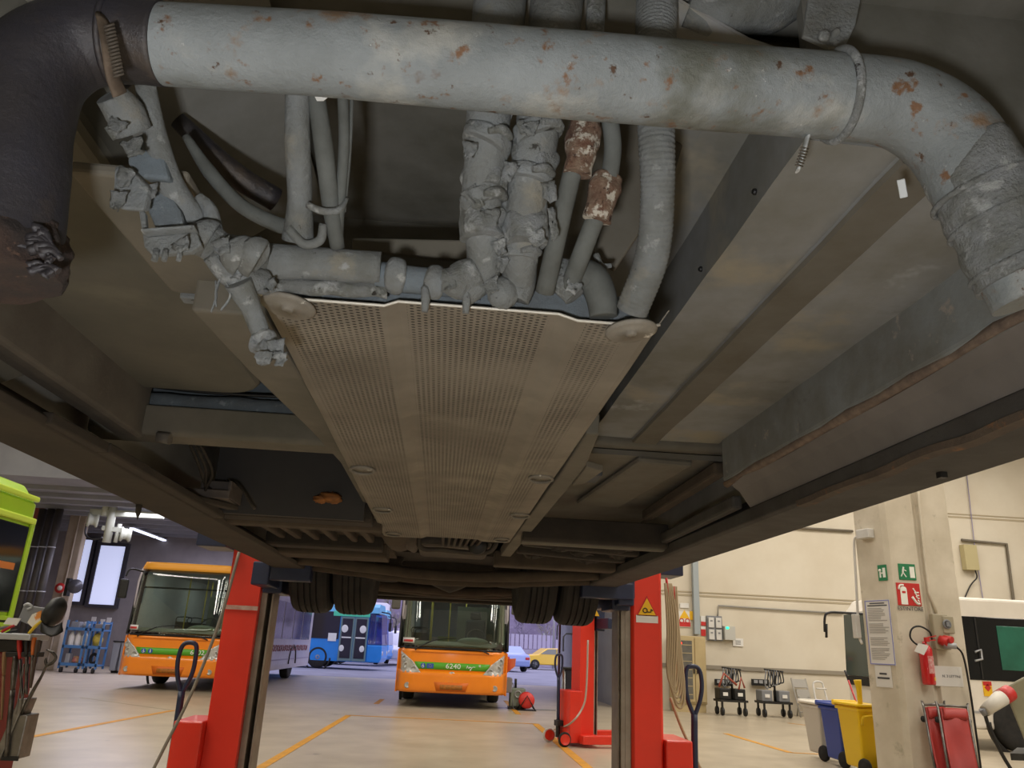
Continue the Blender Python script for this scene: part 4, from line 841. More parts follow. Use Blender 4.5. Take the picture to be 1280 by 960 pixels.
def car(label, col, loc, rz, van=False):
    b = local(thing('van' if van else 'car', label, 'van' if van else 'car'))
    pm = M('paint_'+label[:8].replace(' ', '_'), col, .3, 0, coat=.6)
    pr = [(-2.1, .3), (-2.15, .7), (-1.9, .9), (-1.1, .98), (-.5, 1.38), (.8, 1.42), (1.5, 1.05), (2.05, .95), (2.15, .6), (2.1, .3)] if not van else [(-2.3, .35), (-2.4, .9), (-2.0, 1.15), (-1.5, 1.9), (-1.2, 2.0), (2.3, 2.0), (2.4, 1.6), (2.4, .35)]
    s = MB(); s.prism(pr, lambda a, c: (a, -.85, c), (0, 1.7, 0)); s.build('body', pm, b, .08, 3)
    wn = [(-1.0, 1.0), (-.45, 1.33), (.15, 1.36), (.15, 1.0)] if not van else [(-1.7, 1.25), (-1.35, 1.8), (-.3, 1.85), (-.3, 1.25)]
    wn2 = [(.22, 1.0), (.22, 1.36), (.75, 1.36), (1.3, 1.04)] if not van else [(-.1, 1.25), (-.1, 1.85), (2.1, 1.85), (2.1, 1.25)]
    for w_ in (wn, wn2): s = MB(); s.prism(w_, lambda a, c: (a, -.87, c), (0, 1.74, 0)); s.build('side_window', m_skyglass if not van else m_dkwin, b)
    for x in (-1.35, 1.35):
        for y in (-.78, .78):
            s = MB(); s.lathe([(.18, -.1), (.32, -.1), (.32, .1), (.18, .1)], (x, y, .32), (0, 1, 0), 24); o = s.build('wheel', m_rubber, b); s = MB(); s.lathe([(0, .1), (.19, .1), (.19, -.1), (0, -.1)], (x, y, .32), (0, 1, 0), 16); s.build('rim', m_lgrey, o)
    s = MB(); s.box((-2.12, -.6, .68), (.08, .3, .12)); s.box((-2.12, .6, .68), (.08, .3, .12)); s.build('headlight', m_lens, b, .02)
    s = MB(); s.box((2.13, -.65, .75), (.06, .25, .14)); s.box((2.13, .65, .75), (.06, .25, .14)); s.build('tail_light', m_red, b, .02)
    b.location = loc; b.rotation_euler.z = rz; return b
q = at(684, 832, y=57); car('yellow car parked by the yard wall', '#f0c63c', (q.x+.2, 57, 0), R(10))
q = at(642, 836, y=50); car('pale blue car parked in the yard beside orange bus 6240', '#8fa3d6', (q.x-.7, 50, 0), R(-70))
q = at(488, 825, y=52); car('white van parked in the yard behind the blue buses', '#e2e2ee', (q.x+.2, 52, 0), R(80), True)
# yard wall with a fence of pale boards, lamp post and bare trees
s = MB(); s.span((-40, 63, 0), (45, 63.3, 1.25)); o = s.build('yard_wall', M('pale_yard_wall', '#a9a3b4', .85, 0, '#9a94a6', 1), None); tag(o, 'low pale concrete wall along the back of the yard', 'wall')
fe = thing('fence', 'pale slatted fence standing on the low yard wall', 'fence', (0, 63.1, 1.27))
s = MB()
for k in range(240): x = -40+k*.35; s.span((x, 63.06, 1.3), (x+.26, 63.1, 2.35))
s.build('slat_panel', M('pale_fence_board', '#b4adc2', .8), fe)
for k in range(29):
    s = MB(); s.span((-40+k*3, 63.1, 1.27), (-39.85+k*3, 63.22, 2.5)); s.build('post', m_lgrey, fe)
o = MB().cyl((at(692, 800, y=60).x, 60, 0), (at(692, 800, y=60).x, 60, 9), .09, 10).build('lamp_post', m_lgrey, None); tag(o, 'pale lamp post near the yellow car', 'lamp post')
m_bark = M('bare_bark', '#7a7284', .95, 0, '#958c9c', 3)
m_twig = M('yellowing_twigs', '#8d8878', .95)
def tree(px, y, h_, label, sd):
    rnd = random.Random(sd); t = thing('tree', label, 'tree', (at(px, 800, y=y).x, y, 0), 0, 'bare trees behind the yard fence'); x0 = t.location.x
    s = MB(); top = Vector((x0+rnd.uniform(-.3, .3), y, h_)); base = Vector((x0, y, 0)); s.tube([base, base.lerp(top, .5)+Vector((.15, 0, 0)), top], [.16, .1, .03], 8); s.build('trunk', m_bark, t)
    s = MB()
    for k in range(40):
        f_ = rnd.uniform(.2, .95); a = rnd.uniform(0, 2*PI); ln_ = (h_*(1-f_)*.25+.4)*.55; p0_ = base.lerp(top, f_); p1_ = p0_+Vector((math.cos(a)*ln_, math.sin(a)*ln_*.5, ln_*.8)); s.tube([p0_, p0_.lerp(p1_, .5)+Vector((0, 0, -.1)), p1_], [.045, .012], 5, 3)
        for j in range(5):
            q0 = p0_.lerp(p1_, rnd.uniform(.4, 1)); s.tube([q0, q0+Vector((rnd.uniform(-.3, .3), rnd.uniform(-.2, .2), rnd.uniform(.1, .6)))], [.018, .008], 4, 1)
    s.build('branches', m_twig if sd % 2 else m_bark, t)
for k, (px, y, h_) in enumerate([(650, 69, 6.5), (680, 68, 7.5), (452, 70, 7), (486, 69, 8)]):
    tree(px, y, h_, 'bare winter tree behind the yard fence, right of orange bus 6240' if px > 600 else 'bare winter tree behind the yard fence, above the blue buses', k)
# ------------------------------------------------------------------ lift columns
m_lred = M('lift_red', '#ea3620', .4, 0, '#de321e', 1.5, coat=.2)
m_navy = M('navy_steel', '#27304f', .4, 0, '#20283f', 4)
m_beige = M('beige_cable', '#b09c7c', .7)
m_rail_s = M('worn_guide_rail', '#a0978b', .45, .3, '#857b6f', 4)
def lift_column(label, sticker=True, band=False):
    c = local(thing('lift_column', label, 'lift column', group='red mobile lift columns'))
    s = MB(); s.prism([(.0, -.16), (.0, .16), (.24, .16), (.24, -.16), (.22, -.18), (.02, -.18)], lambda a, b: (a, b, .12), (0, 0, 2.7)); s.build('mast', m_lred, c, .006)
    s = MB(); s.span((-.075, -.15, .06), (-.045, -.10, 2.8)); s.span((-.045, -.15, .06), (0, .10, 2.8)); s.build('guide_rail', m_rail_s, c, .003)
    s = MB(); s.span((-.092, -.12, .06), (-.078, .1, 2.8)); s.build('guide_rail', m_rail_s, c, .003)
    s = MB(); s.span((.24, -.22, .05), (.44, .25, .78)); s.span((-.05, -.24, .05), (.26, .26, .16)); s.build('base_box', m_lred, c, .012)
    for y in (-.42, .36):
        s = MB(); s.span((-.8, y-.07, .05), (.3, y+.07, .17)); s.build('leg', m_lred, c, .01)
        s = MB(); s.cyl((-.72, y-.08, .06), (-.72, y+.08, .06), .06, 18); s.build('roller', m_dsteel, c)
    s = MB(); s.bar((.1, -.42, .17), (.1, -.18, .42), .05, .015, (1, 0, 0)); s.bar((.1, -.42, .12), (.1, -.12, .12), .12, .06); s.build('gusset', m_lred, c, .004)
    for y in (-.3, .3):
        s = MB(); s.lathe([(.0, -.03), (.07, -.03), (.075, -.035), (.075, .035), (.07, .03), (.0, .03)], (.54, y, .105), (0, 1, 0), 24); o = s.build('wheel', m_lred, c)
        s = MB(); s.torus((.54, y, .105), (0, 1, 0), .085, .02, 28, 8); s.build('tyre', M('white_wheel_band', '#c9c4ba', .6) if y < 0 else m_rubber, o)
    # tow handle: hydraulic pump with a looped bar
    s = MB(); s.cyl((.50, -.05, .1), (.50, -.05, .35), .035, 14); s.span((.44, -.12, .26), (.54, .02, .34)); s.build('pump', m_dsteel, c, .006)
    s = MB(); s.tube([(.47, -.13, .1), (.47, -.13, .34)], .012, 8, 1)
    for k in range(7): s.torus((.47, -.13, .12+k*.032), (.05, 0, 1), .022, .005, 12, 6)
    s.build('pump_spring', m_dsteel, c)
    s = MB(); s.tube([(.50, -.05, .3), (.505, -.05, .75), (.51, -.05, .95)], .026, 10, 3); s.tube([(.51, -.05, .93), (.46, -.05, 1.06), (.45, -.05, 1.18), (.465, -.05, 1.28), (.55, -.05, 1.28), (.575, -.05, 1.18), (.56, -.05, 1.06), (.51, -.05, .93)], .017, 10, 5); s.build('tow_handle', m_navy, c)
    # carriage and wheel fork
    zc = CAMZ+.33
    s = MB(); s.span((-.16, -.22, zc-.03), (-.02, .2, zc+.30)); s.span((-.04, -.215, zc+.06), (.02, -.185, zc+.3)); s.build('carriage', m_navy, c, .008)
    for y in (-.33, .52):
        s = MB(); s.span((-.42, y-.06, zc+.04), (-.03, y+.06, zc+.16)); s.build('fork', m_navy, c, .01)
    s = MB(); s.span((-.14, -.36, zc+.0), (-.02, .6, zc+.16)); s.build('fork_beam', m_navy, c, .01)
    s = MB(); s.span((.25, .0, zc+.27), (.47, .35, zc+.43)); s.build('control_box', m_navy, c, .01)
    if sticker:
        z_ = CAMZ+.27; s = MB(); s.span((.035, -.184, z_-.05), (.205, -.181, z_+.005)); o = s.build('sticker', m_paper, c)
        s = MB(); s.prism([(.04, z_), (.2, z_), (.12, z_+.15)], lambda a, b: (a, -.181, b), (0, -.003, 0)); o2 = s.build('warning_triangle', m_red, o, .0)
        s = MB(); s.prism([(.052, z_+.007), (.188, z_+.007), (.12, z_+.132)], lambda a, b: (a, -.184, b), (0, -.002, 0)); s.build('triangle_field', m_yel, o)
        s = MB(); s.torus((.105, -.187, z_+.04), (0, 1, 0), .016, .004, 16, 6); s.tube([(.12, -.187, z_+.03), (.15, -.187, z_+.03), (.15, -.187, z_+.05), (.165, -.187, z_+.04)], .004, 6, 2); s.build('pictogram', m_blk, o)
    if band:
        s = MB(); s.span((-.004, .178, CAMZ+.17), (.244, .186, CAMZ+.20)); s.build('tape_band', M('worn_tape', '#b98d80', .7, 0, '#c9b0a4', 20), c)
    return c
YC = 6.25
c1 = lift_column('red lift column with yellow warning triangle and hung beige cables'); c1.location = (at(778, 880, y=YC).x+.03, YC, 0)
c2 = lift_column('red lift column with blank face in front of the white-sided bus', False, True); c2.rotation_euler.z = PI; c2.location = (at(319, 850, y=YC).x-.03, YC+.05, 0)
YF = 12.9
c3 = lift_column('red lift column farther back beside the side wall, seen behind the tyres'); c3.location = (at(737, 850, y=YF).x, YF, 0); c3.rotation_euler.z = R(-165)
# lift column stickers face the camera on the far one as well
s = MB(); fz = at(743, 770, y=YF-.3); q = at(743, 770, y=YF-.22)
s.prism([(-.08, 0), (.08, 0), (0, .15)], lambda a, b: (q.x+a, q.y, q.z+b), (0, -.003, 0))
XF[c3.name] = Matrix.Translation(c3.location) @ Matrix.Rotation(R(-165), 4, 'Z')
s.build('warning_triangle', m_yel, c3)
# hanging cables on the near right column
cc = thing('cable_coil', 'beige cable coil hanging on the red lift column with the warning triangle', 'cable', (c1.location.x+.27, YC-.2, 1.1))
x0 = c1.location.x+.27
for k in range(5):
    s = MB(); d = .012*k; zb = 1.14-.035*k
    s.tube([(x0-.01+d, YC-.2, CAMZ+.52), (x0+d*1.5, YC-.21, CAMZ+.2), (x0-.005+d, YC-.21, zb+.1), (x0+.04+d, YC-.21, zb), (x0+.075+d, YC-.2, zb+.12), (x0+.06+d*.6, YC-.2, CAMZ+.2), (x0+.03+d, YC-.2, CAMZ+.5)], .009, 8, 5); s.build('cable_loop', m_beige, cc)
s = MB(); s.tube([(x0, YC-.2, CAMZ+.56), (x0+.02, YC-.2, CAMZ+.4)], .01, 8, 1); s.tube([(x0+.06, YC-.2, CAMZ+.5), (x0+.06, YC-.2, CAMZ+.40)], .01, 8, 1); s.build('hook', m_red, cc)
def cable(pts, r_, mat, label, name='cable'):
    s = MB().tube(pts, r_, 8, 8); return tag(s.build(name, mat, None), label, 'cable')
y_ = YC-.4
cable([at(299, 690, y=y_), at(275, 775, y=y_), at(240, 865, y=y_), at(205, 935, y=y_), at(180, 985, y=y_)], .011, M('grey_cable', '#8d857a', .6), 'grey cable hanging down past the bus front left of the red column')
cable([at(838, 872, y=YC+.3), at(850, 905, y=YC+.3), at(868, 945, y=YC+.3), at(890, 990, y=YC+.3)], .012, m_beige, 'beige cable running down beside the blue tow handle')
cable([at(735, 800, y=YF-.6), at(733, 860, y=YF-.6), at(728, 885, y=YF-.6), at(712, 905, y=YF-.6), at(690, 914, z=.02), at(720, 922, z=.02), at(770, 928, z=.02)], .014, M('pink_grey_cable', '#b3a396', .6), 'pale cable looping from the farther red lift column to the floor')
# ------------------------------------------------------------------ left hand side
m_lime = M('lime_paint', '#a7cf1e', .35, 0, '#9cc41a', 1, coat=.4)
pe = at(53, 608, z=3.05); ex, ey = pe.x, pe.y
g = thing('city_bus', 'lime green bus with dark windows at the photo\'s left edge', 'bus', (ex-1.2, ey-4, 0))
s = MB(); s.prism([(-2.4, .35), (-2.4, 2.8), (-2.2, 3.05), (-.2, 3.05), (0, 2.8), (0, .35)], lambda a, b: (ex+a, ey-8, b), (0, 8, 0)); s.build('body', m_lime, g, .06, 3)
zt = at(30, 662, x=ex).z; zb = at(25, 735, x=ex).z
for k in range(4):
    s = MB(); s.span((ex-.01, ey-.10-1.9*k-1.7, CAMZ+.12), (ex+.02, ey-.10-1.9*k, 2.52)); w_ = s.build('side_window', m_dkglass, g, .03)
    s = MB(); s.span((ex+.02, ey-.10-1.9*k-1.68, 1.98), (ex+.026, ey-.25-1.9*k, 2.06)); s.build('orange_reflection', M('orange_reflection', '#c9752a', .5), w_)  # orange reflection in the window, put in as a coloured strip
s = MB(); s.span((ex-.02, ey-8, 2.55), (ex+.05, ey-.02, 2.63)); s.span((ex-.02, ey-8, 2.83), (ex+.04, ey-.04, 2.9)); s.build('roof_moulding', M('pale_lime', '#c5de4e', .3), g, .02)
s = MB(); s.span((ex-.02, ey-.1, .4), (ex+.04, ey, 2.6)); s.build('corner_post', m_lime, g, .025)
for k in range(7): s = MB(); s.span((ex, ey-1.5, 1.40-k*.075), (ex+.05, ey-.10, 1.45-k*.075)); s.build('grille_slat', m_lime, g, .008)
s = MB(); s.span((ex+.0, ey-1.5, .9), (ex+.012, ey-.10, 1.45)); s.build('grille_backing', m_blk, g)
for y in (ey-2.5, ey-6.5):
    s = MB(); s.lathe([(.28, -.14), (.44, -.15), (.5, -.1), (.5, .1), (.44, .15), (.28, .14)], (ex-.13, y, .5), (1, 0, 0), 32); o = s.build('wheel', m_rubber, g); s = MB(); s.lathe([(0, .1), (.12, .12), (.29, .12), (.29, -.1), (0, -.1)], (ex-.13, y, .5), (1, 0, 0), 24); s.build('rim', m_lgrey, o)
# downpipes by the left pillar
for k, px in enumerate((44, 54.5, 65)):
    a = at(px, 680, y=25.2-.1*k); s = MB(); s.cyl((a.x, a.y, 0), (a.x, a.y, 4.76), .112, 18); o = s.build('downpipe', M('black_pipe_%d' % k, '#2a2724', .5, 0, '#3a342e', 3), None)
    tag(o, ['black downpipe beside the lime green bus', 'middle black downpipe of the three by the left pillar', 'black downpipe closest to the left pillar'][k], 'pipe', 'black downpipes by the left pillar')
    for z_ in (2.3, 3.6):
        s = MB(); s.torus((a.x, a.y, z_), (0, 0, 1), .114, .016, 20, 6); o2 = s.build('pipe_clip', m_lgrey, o)
def sign(name, label, cat, px0, py0, px1, py1, Y, mat, group=None, th=.012, dx=0):
    a = at(px0, (py0+py1)/2, y=Y); b = at(px1, (py0+py1)/2, y=Y); c = at((px0+px1)/2, py0, y=Y); d = at((px0+px1)/2, py1, y=Y)
    cx, cz, w_, h_ = (a.x+b.x)/2, (c.z+d.z)/2, b.x-a.x, c.z-d.z
    t = thing(name, label, cat, (cx, Y, cz), 0, group); s = MB(); s.span((cx-w_/2, Y-th, cz-h_/2), (cx+w_/2, Y+.003, cz+h_/2)); s.build('panel', mat, t, min(.004, th/3))
    return t, cx, cz, w_, h_, Y-th
def running_man(t, cx, cz, w_, h_, y, flip=1, mat=None):
    s = MB(); k = h_/2
    s.ball((cx-flip*w_*.22, y-.003, cz+.48*k), (.13*k, .002, .13*k)); s.bar((cx-flip*w_*.24, y-.003, cz+.38*k), (cx-flip*w_*.28, y-.003, cz-.15*k), .22*k, .003, (0, 1, 0))
    s.bar((cx-flip*w_*.26, y-.003, cz-.1*k), (cx-flip*w_*.10, y-.003, cz-.65*k), .12*k, .003, (0, 1, 0)); s.bar((cx-flip*w_*.28, y-.003, cz-.1*k), (cx-flip*w_*.40, y-.003, cz-.6*k), .12*k, .003, (0, 1, 0)); s.bar((cx-flip*w_*.24, y-.003, cz+.3*k), (cx-flip*w_*.06, y-.003, cz+.1*k), .1*k, .003, (0, 1, 0))
    s.build('running_figure', m_num, t)
    s = MB(); s.span((cx+flip*w_*.14, y-.003, cz-.72*k), (cx+flip*w_*.42, y, cz+.66*k)); s.build('door_symbol', m_num, t)
t = sign('exit_sign', 'green exit sign on the red panel above the lime bus', 'sign', 32, 575, 49, 589, 25.9, m_green)
running_man(*t[:6]) if False else running_man(t[0], t[1], t[2], t[3], t[4], t[5])
s = MB(); a = at(75, 735, y=27.2); s.lathe([(0, 0), (.16, 0), (.16, .015), (0, .015)], a, (0, -1, 0), 24); o = s.build('hydrant_sign', m_red, None); tag(o, 'small round red sign on the left pillar', 'sign')
s = MB(); s.lathe([(0, 0), (.08, 0), (.08, .006), (0, .006)], a+Vector((0, -.015, 0)), (0, -1, 0), 20); s.build('symbol', m_num, o)
# daylight windows in the dark back wall
m_day = M('lit_window_pane', '#dfe4f4', .3, emit=('#c3cbf2', .75))
for k, (x0_, x1_, yt, yb) in enumerate([(90, 108, 674, 752), (118, 150, 682, 756)]):
    s = MB(); a = at(x0_, (yt+yb)/2, y=31.8); b = at(x1_, (yt+yb)/2, y=31.8); c = at((x0_+x1_)/2, yt, y=31.8); d = at((x0_+x1_)/2, yb, y=31.8)
    for q0, q1 in [((a.x-.12, c.z), (b.x+.12, c.z+.12)), ((a.x-.12, d.z-.12), (b.x+.12, d.z)), ((a.x-.12, d.z), (a.x, c.z)), ((b.x, d.z), (b.x+.12, c.z))]: s.span((q0[0], 31.78, q0[1]), (q1[0], 31.95, q1[1]))
    f_ = struct(s, 'window_%d' % (k+1), M('dark_window_frame_%d' % k, '#3a3940', .5)); s = MB(); s.span((a.x, 31.85, d.z), (b.x, 31.87, c.z)); s.build('pane', m_day, f_)
# fluorescent strip under the low ceiling
a = at(163, 660, z=4.72); b = at(288, 706, z=4.72)
t = thing('ceiling_lamp', 'long fluorescent strip under the low ceiling above the white-sided bus', 'ceiling light', a)
m_tube = M('lit_tube', '#ffffff', .4, emit=('#dfe6ff', 1.6))
for k in range(5):
    p0_ = a.lerp(b, k/5+.008); p1_ = a.lerp(b, (k+1)/5-.008); s = MB(); s.bar(p0_, p1_, .16, .05); s.build('diffuser', m_tube, t, .01)
s = MB(); s.bar(a+Vector((0, 0, .05)), b+Vector((0, 0, .05)), .22, .05); s.build('housing', m_lgrey, t)
# exhaust hose hoist on the left: post, beams, drum
t = thing('hose_hoist', 'cream hoist frame of posts and drums above the tall windows', 'hoist', at(130, 680, y=24.5)); Yh = 24.5
W = lambda a, b, y=Yh: at(a, b, y=y)
s = MB(); s.tube([W(146, 615), W(133, 678)], .12, 14, 1); s.build('post', m_pill, t)
s = MB(); s.tube([W(137, 615), W(130, 645)], .10, 14, 1); s.build('post', m_pill, t)
s = MB(); s.tube([W(150, 655), W(144, 678)], .06, 12, 1); s.build('post', m_pill, t)
s = MB(); s.bar(W(113, 640), W(205, 645), .12, .18); s.build('beam', m_pill, t, .01)
s = MB(); s.bar(W(128, 660), W(160, 664), .12, .14); s.build('beam', m_pill, t, .01)
for a, b in ((116, 650), (157, 668)):
    s = MB(); s.lathe([(0, -.15), (.2, -.15), (.22, -.1), (.15, -.05), (.15, .05), (.22, .1), (.2, .15), (0, .15)], W(a, b), (1, .5, 0), 20); s.build('drum', m_pill, t)
s = MB(); s.tube([W(108, 655), W(107, 668), W(115, 674), W(128, 672)], .03, 8); s.build('hose', m_blk, t)
s = MB(); s.tube([W(205, 560), W(146, 615)], .05, 8, 1); s.build('hanger', m_pill, t)
# round dark mirror by the pillar
t = thing('traffic_mirror', 'dark round mirror back on a bracket beside the left pillar', 'mirror', at(92, 735, y=26.9))
s = MB(); a = at(94, 733, y=26.6); s.lathe([(0, -.05), (.16, -.04), (.21, .02), (.22, .06), (.19, .1), (.0, .14)], a, (.4, -1, 0), 28); s.build('mirror_shell', M('dark_mirror_shell', '#3f3f44', .35), t)
s = MB(); s.tube([a+Vector((-.3, .3, .0)), a+Vector((-.1, .1, 0)), a], .04, 8); s.span(a+Vector((-.36, .1, -.3)), a+Vector((-.26, .35, .25))); s.build('bracket', m_blk, t)
# blue shelf carts with bottles
m_bcart = M('cart_blue', '#44709f', .45)
m_bot = M('white_bottle', '#d9d6cc', .5)
def cart(px0, px1, label, Y):
    z0 = 0; a = at(px0, 840, z=0.02); b = at(px1, 842, z=.02); x0_, x1_ = at(px0, 820, y=Y).x, at(px1, 820, y=Y).x
    t = thing('shelf_cart', label, 'cart', ((x0_+x1_)/2, Y, 0), 0, 'blue shelf carts')
    for z_ in (.2, .72, 1.25):
        s = MB(); s.span((x0_, Y-.3, z_), (x1_, Y+.3, z_+.05)); s.span((x0_, Y-.3, z_+.05), (x1_, Y-.27, z_+.09)); s.build('shelf', m_bcart, t, .004)
    for x in (x0_, x1_-.06):
        for y in (Y-.3, Y+.26): s = MB(); s.span((x, y, .12), (x+.06, y+.04, 1.55)); s.build('post', m_bcart, t)
    s = MB(); s.bar((x1_-.03, Y-.28, 1.5), (x1_-.03, Y+.28, 1.5), .05, .05); s.build('push_handle', m_bcart, t)
    for x in (x0_+.1, x1_-.1): s = MB(); s.lathe([(0, -.03), (.08, -.03), (.08, .03), (0, .03)], (x, Y-.25, .08), (1, 0, 0), 18); s.build('caster', m_rubber, t)
    return x0_, x1_
Yk = at(130, 842, z=0).y
Yk = min(Yk, 27.0)
def item(fn, name, mat, label, cat, group=None, bevel=0):
    s = MB(); fn(s); return tag(s.build(name, mat, None, bevel), label, cat, group)
xa, xb = cart(80, 107, 'blue shelf cart closest to the left pillar holding white bottles', Yk)
for k in range(3):
    x = xa+.16+k*.2; item(lambda s: s.lathe([(0, 0), (.085, 0), (.09, .03), (.09, .3), (.05, .38), (.04, .46), (0, .46)], (x, Yk-.1, .775), (0, 0, 1), 16), 'bottle', m_bot, 'white plastic bottle on the middle shelf of the blue cart, %s' % ['nearest the pillar', 'between its two neighbours', 'beside the end panel'][k], 'bottle', 'white bottles on the cart')
item(lambda s: s.ball((xa+.46, Yk-.04, .36), (.17, .16, .13), .4, 20), 'rag_heap', M('yellow_pink_rags', '#b59a6a', .9, 0, '#a8525a', 9), 'crumpled heap of yellow rags on the bottom shelf of the blue cart', 'rags')
item(lambda s: s.box((xa+.17, Yk-.05, .41), (.14, .2, .3)), 'canister', m_lgrey, 'pale canister on the bottom shelf of the blue cart by the pillar', 'canister', None, .02)
item(lambda s: s.box((xa+.22, Yk-.05, 1.41), (.26, .3, .2)), 'storage_box', m_grey, 'grey storage box on the top shelf of the first blue cart', 'box', None, .02)
item(lambda s: s.ball((xa+.52, Yk-.06, 1.41), (.13, .14, .11), .4, 16), 'plastic_bag', m_lgrey, 'pale crumpled bag on the top shelf of the first blue cart', 'bag')
xc, xd = cart(110, 128, 'blue shelf cart with a yellow bag beside the orange bus', Yk)
item(lambda s: s.ball(((xc+xd)/2, Yk-.06, .99), (.15, .16, .21), .3, 14), 'sponge_bag', M('yellow_bag', '#c2ad45', .8, 0, '#9d8a35', 9), 'yellow bag on the middle shelf of the second blue cart', 'bag')
item(lambda s: s.torus(((xc+xd)/2, Yk-.06, .43), (.3, 1, 0), .13, .045, 22, 8), 'rubber_ring', m_rubber, 'dark rubber ring standing on the bottom shelf of the second blue cart', 'ring')
item(lambda s: s.box(((xc+xd)/2, Yk-.05, 1.39), (.24, .3, .16)), 'storage_box', m_pink, 'pinkish box on the top shelf of the second blue cart', 'box', None, .02)
for k in range(3):
    x = xd+.22+k*.26; Yb_ = Yk+.5
    t = thing('waste_bin', 'grey wheeled bin beside the blue carts, %s' % ['touching the second cart', 'between its two neighbours', 'nearest the orange bus'][k], 'bin', (x, Yb_, 0), 0, 'grey bins beside the blue carts')
    s = MB(); s.prism([(-.09, .08), (.09, .08), (.115, .95), (-.115, .95)], lambda a, b: (x+a, Yb_-.12, b), (0, .3, 0)); s.build('body', m_grey, t, .015)
    s = MB(); s.span((x-.12, Yb_-.15, .95), (x+.12, Yb_+.2, .99)); s.build('lid', m_dsteel, t, .01)
    s = MB(); s.cyl((x-.1, Yb_+.14, .08), (x+.1, Yb_+.14, .08), .075, 14); s.build('wheel', m_rubber, t)
for k, (px, py) in enumerate([(117, 775), (128, 778), (136, 776)]):
    t = sign('notice_sheet', 'white paper notice on the wall above the blue carts, %s' % ['over the first cart', 'between the carts', 'above the grey bins'][k], 'notice', px-3, py-4, px+3, py+5, YG, m_paper, 'paper notices above the carts')
# ------------------------------------------------------------------ tool trolley at the left edge
Yt = 3.6
W = lambda a, b, y=Yt: at(a, b, y=y)
t = thing('tool_trolley', 'steel tool trolley with sockets and a tool rack at the photo\'s left edge', 'tool trolley', (W(-60, 960).x, Yt, 0))
a = W(46, 793); b = W(-160, 793)
s = MB(); s.span((b.x, Yt-.05, a.z-.025), (a.x, Yt+.12, a.z)); s.build('tray', m_lgrey, t, .004)
s = MB(); s.span((b.x, Yt, W(0, 815).z), (W(40, 800).x, Yt+.1, a.z-.025)); s.build('upper_cabinet', m_dsteel, t, .006)
s = MB(); s.span((b.x, Yt+.05, .12), (W(-30, 900).x, Yt+.4, W(0, 815).z)); s.build('cabinet_body', M('trolley_red', '#8d2420', .45), t, .01)
for k in range(4): s = MB(); s.span((b.x+.03, Yt+.03, .2+k*.22), (W(-34, 900).x, Yt+.055, .38+k*.22)); s.build('drawer', M('drawer_red_%d' % k, '#9a2a24', .45), t, .005)
for x in (b.x+.1, W(-45, 900).x): s = MB(); s.lathe([(0, -.02), (.055, -.02), (.06, 0), (.055, .02), (0, .02)], (x, Yt+.15, .06), (1, 0, 0), 18); s.build('caster', m_rubber, t)
s = MB(); s.bar(W(10, 818), W(52, 818), .05, .02); s.build('rack_rail', m_dsteel, t, .003)
s = MB(); s.prism([(0, 0), (.03, 0), (.075, .30), (.045, .30)], lambda a_, b_: (W(-6, 948).x+a_, Yt-.02, W(0, 948).z+b_*.0+b_*.75), (0, .10, 0)); s.span((W(2, 948).x, Yt-.01, W(0, 948).z), (W(24, 948).x, Yt+.09, W(0, 892).z)); s.build('rack_box', m_steel, t, .004)
s = MB(); s.span((W(2, 950).x, Yt-.012, W(0, 950).z), (W(24, 950).x, Yt-.006, W(0, 944).z)); s.build('rack_foot', m_blk, t)
m_toolg = M('tool_steel', '#6f6a63', .35, .8, '#3d3a36', 20); m_wood = M('wood_handle', '#8a6a48', .7)
m_rh = M('red_grip', '#b5271f', .4); m_oh = M('orange_grip', '#c7682c', .4); m_yh = M('yellow_grip', '#d0b02c', .4)
def tool(label, a0_, a1_, w0, w1, mat, hm=None, name='hand_tool', cat='tool', y=Yt-.02, flat=.6):
    p0_, p1_ = W(*a0_, y), W(*a1_, y); t_ = thing(name, label, cat, p0_, 0, 'hand tools hung on the trolley rack')
    k = depth(p0_)/F/2; pm_ = p0_.lerp(p1_, .35); s = MB(); s.tube([p0_, p0_.lerp(pm_, .5), pm_], [w0*k, w0*k*1.15, w0*k*.8], 12, 4, flat=flat); s.build('grip', hm or mat, t_)
    s = MB(); s.tube([pm_, pm_.lerp(p1_, .6), p1_], [w1*k, w1*k, w1*k*.7], 10, 4, flat=flat); s.build('shank', mat, t_); return t_
tool('tool with red grip standing in the trolley rack', (24, 794), (28, 880), 8, 5, m_toolg, m_rh)
tool('black-gripped plier hanging beside the red grip', (34, 794), (33, 868), 9, 6, m_toolg, m_blk)
tool('orange-gripped tool hanging in the trolley rack', (43, 797), (38, 860), 8, 6, m_toolg, m_oh)
tool('long brown-handled tool hanging outermost on the rack', (48, 800), (38, 860), 7, 6, M('brown_grip', '#4a3a30', .6))
tool('long steel bar standing in the rack beside the steel box', (20, 820), (8, 945), 10, 9, m_toolg)
tool('thin polished rod standing in the trolley rack', (30, 830), (20, 893), 3, 2.5, m_steel)
tool('dark steel rod standing closest to the forked pry bar', (36, 830), (25, 893), 4, 3, m_toolg)
tool('wooden-handled hammer shaft hanging at the left of the rack', (6, 815), (2, 900), 7, 5, m_wood)
t = thing('pry_bar', 'forked dark pry bar leaning out of the trolley rack', 'tool', W(30, 890))
s = MB(); s.tube([W(28, 893), W(38, 870), W(52, 845), W(58, 832)], [.011, .013, .009, .008], 10, flat=.5); s.build('shaft', m_toolg, t)
s = MB(); s.tube([W(58, 832), W(66, 828), W(70, 822), W(66, 816), (W(58, 812))], [.007, .007, .006, .006, .003], 8); s.tube([W(59, 834), W(57, 826), W(58, 822)], [.007, .006, .003], 8); s.build('claw', m_toolg, t)
t = thing('peaked_cap', 'black peaked cap hung on the corner of the clipboard', 'cap', W(68, 770))
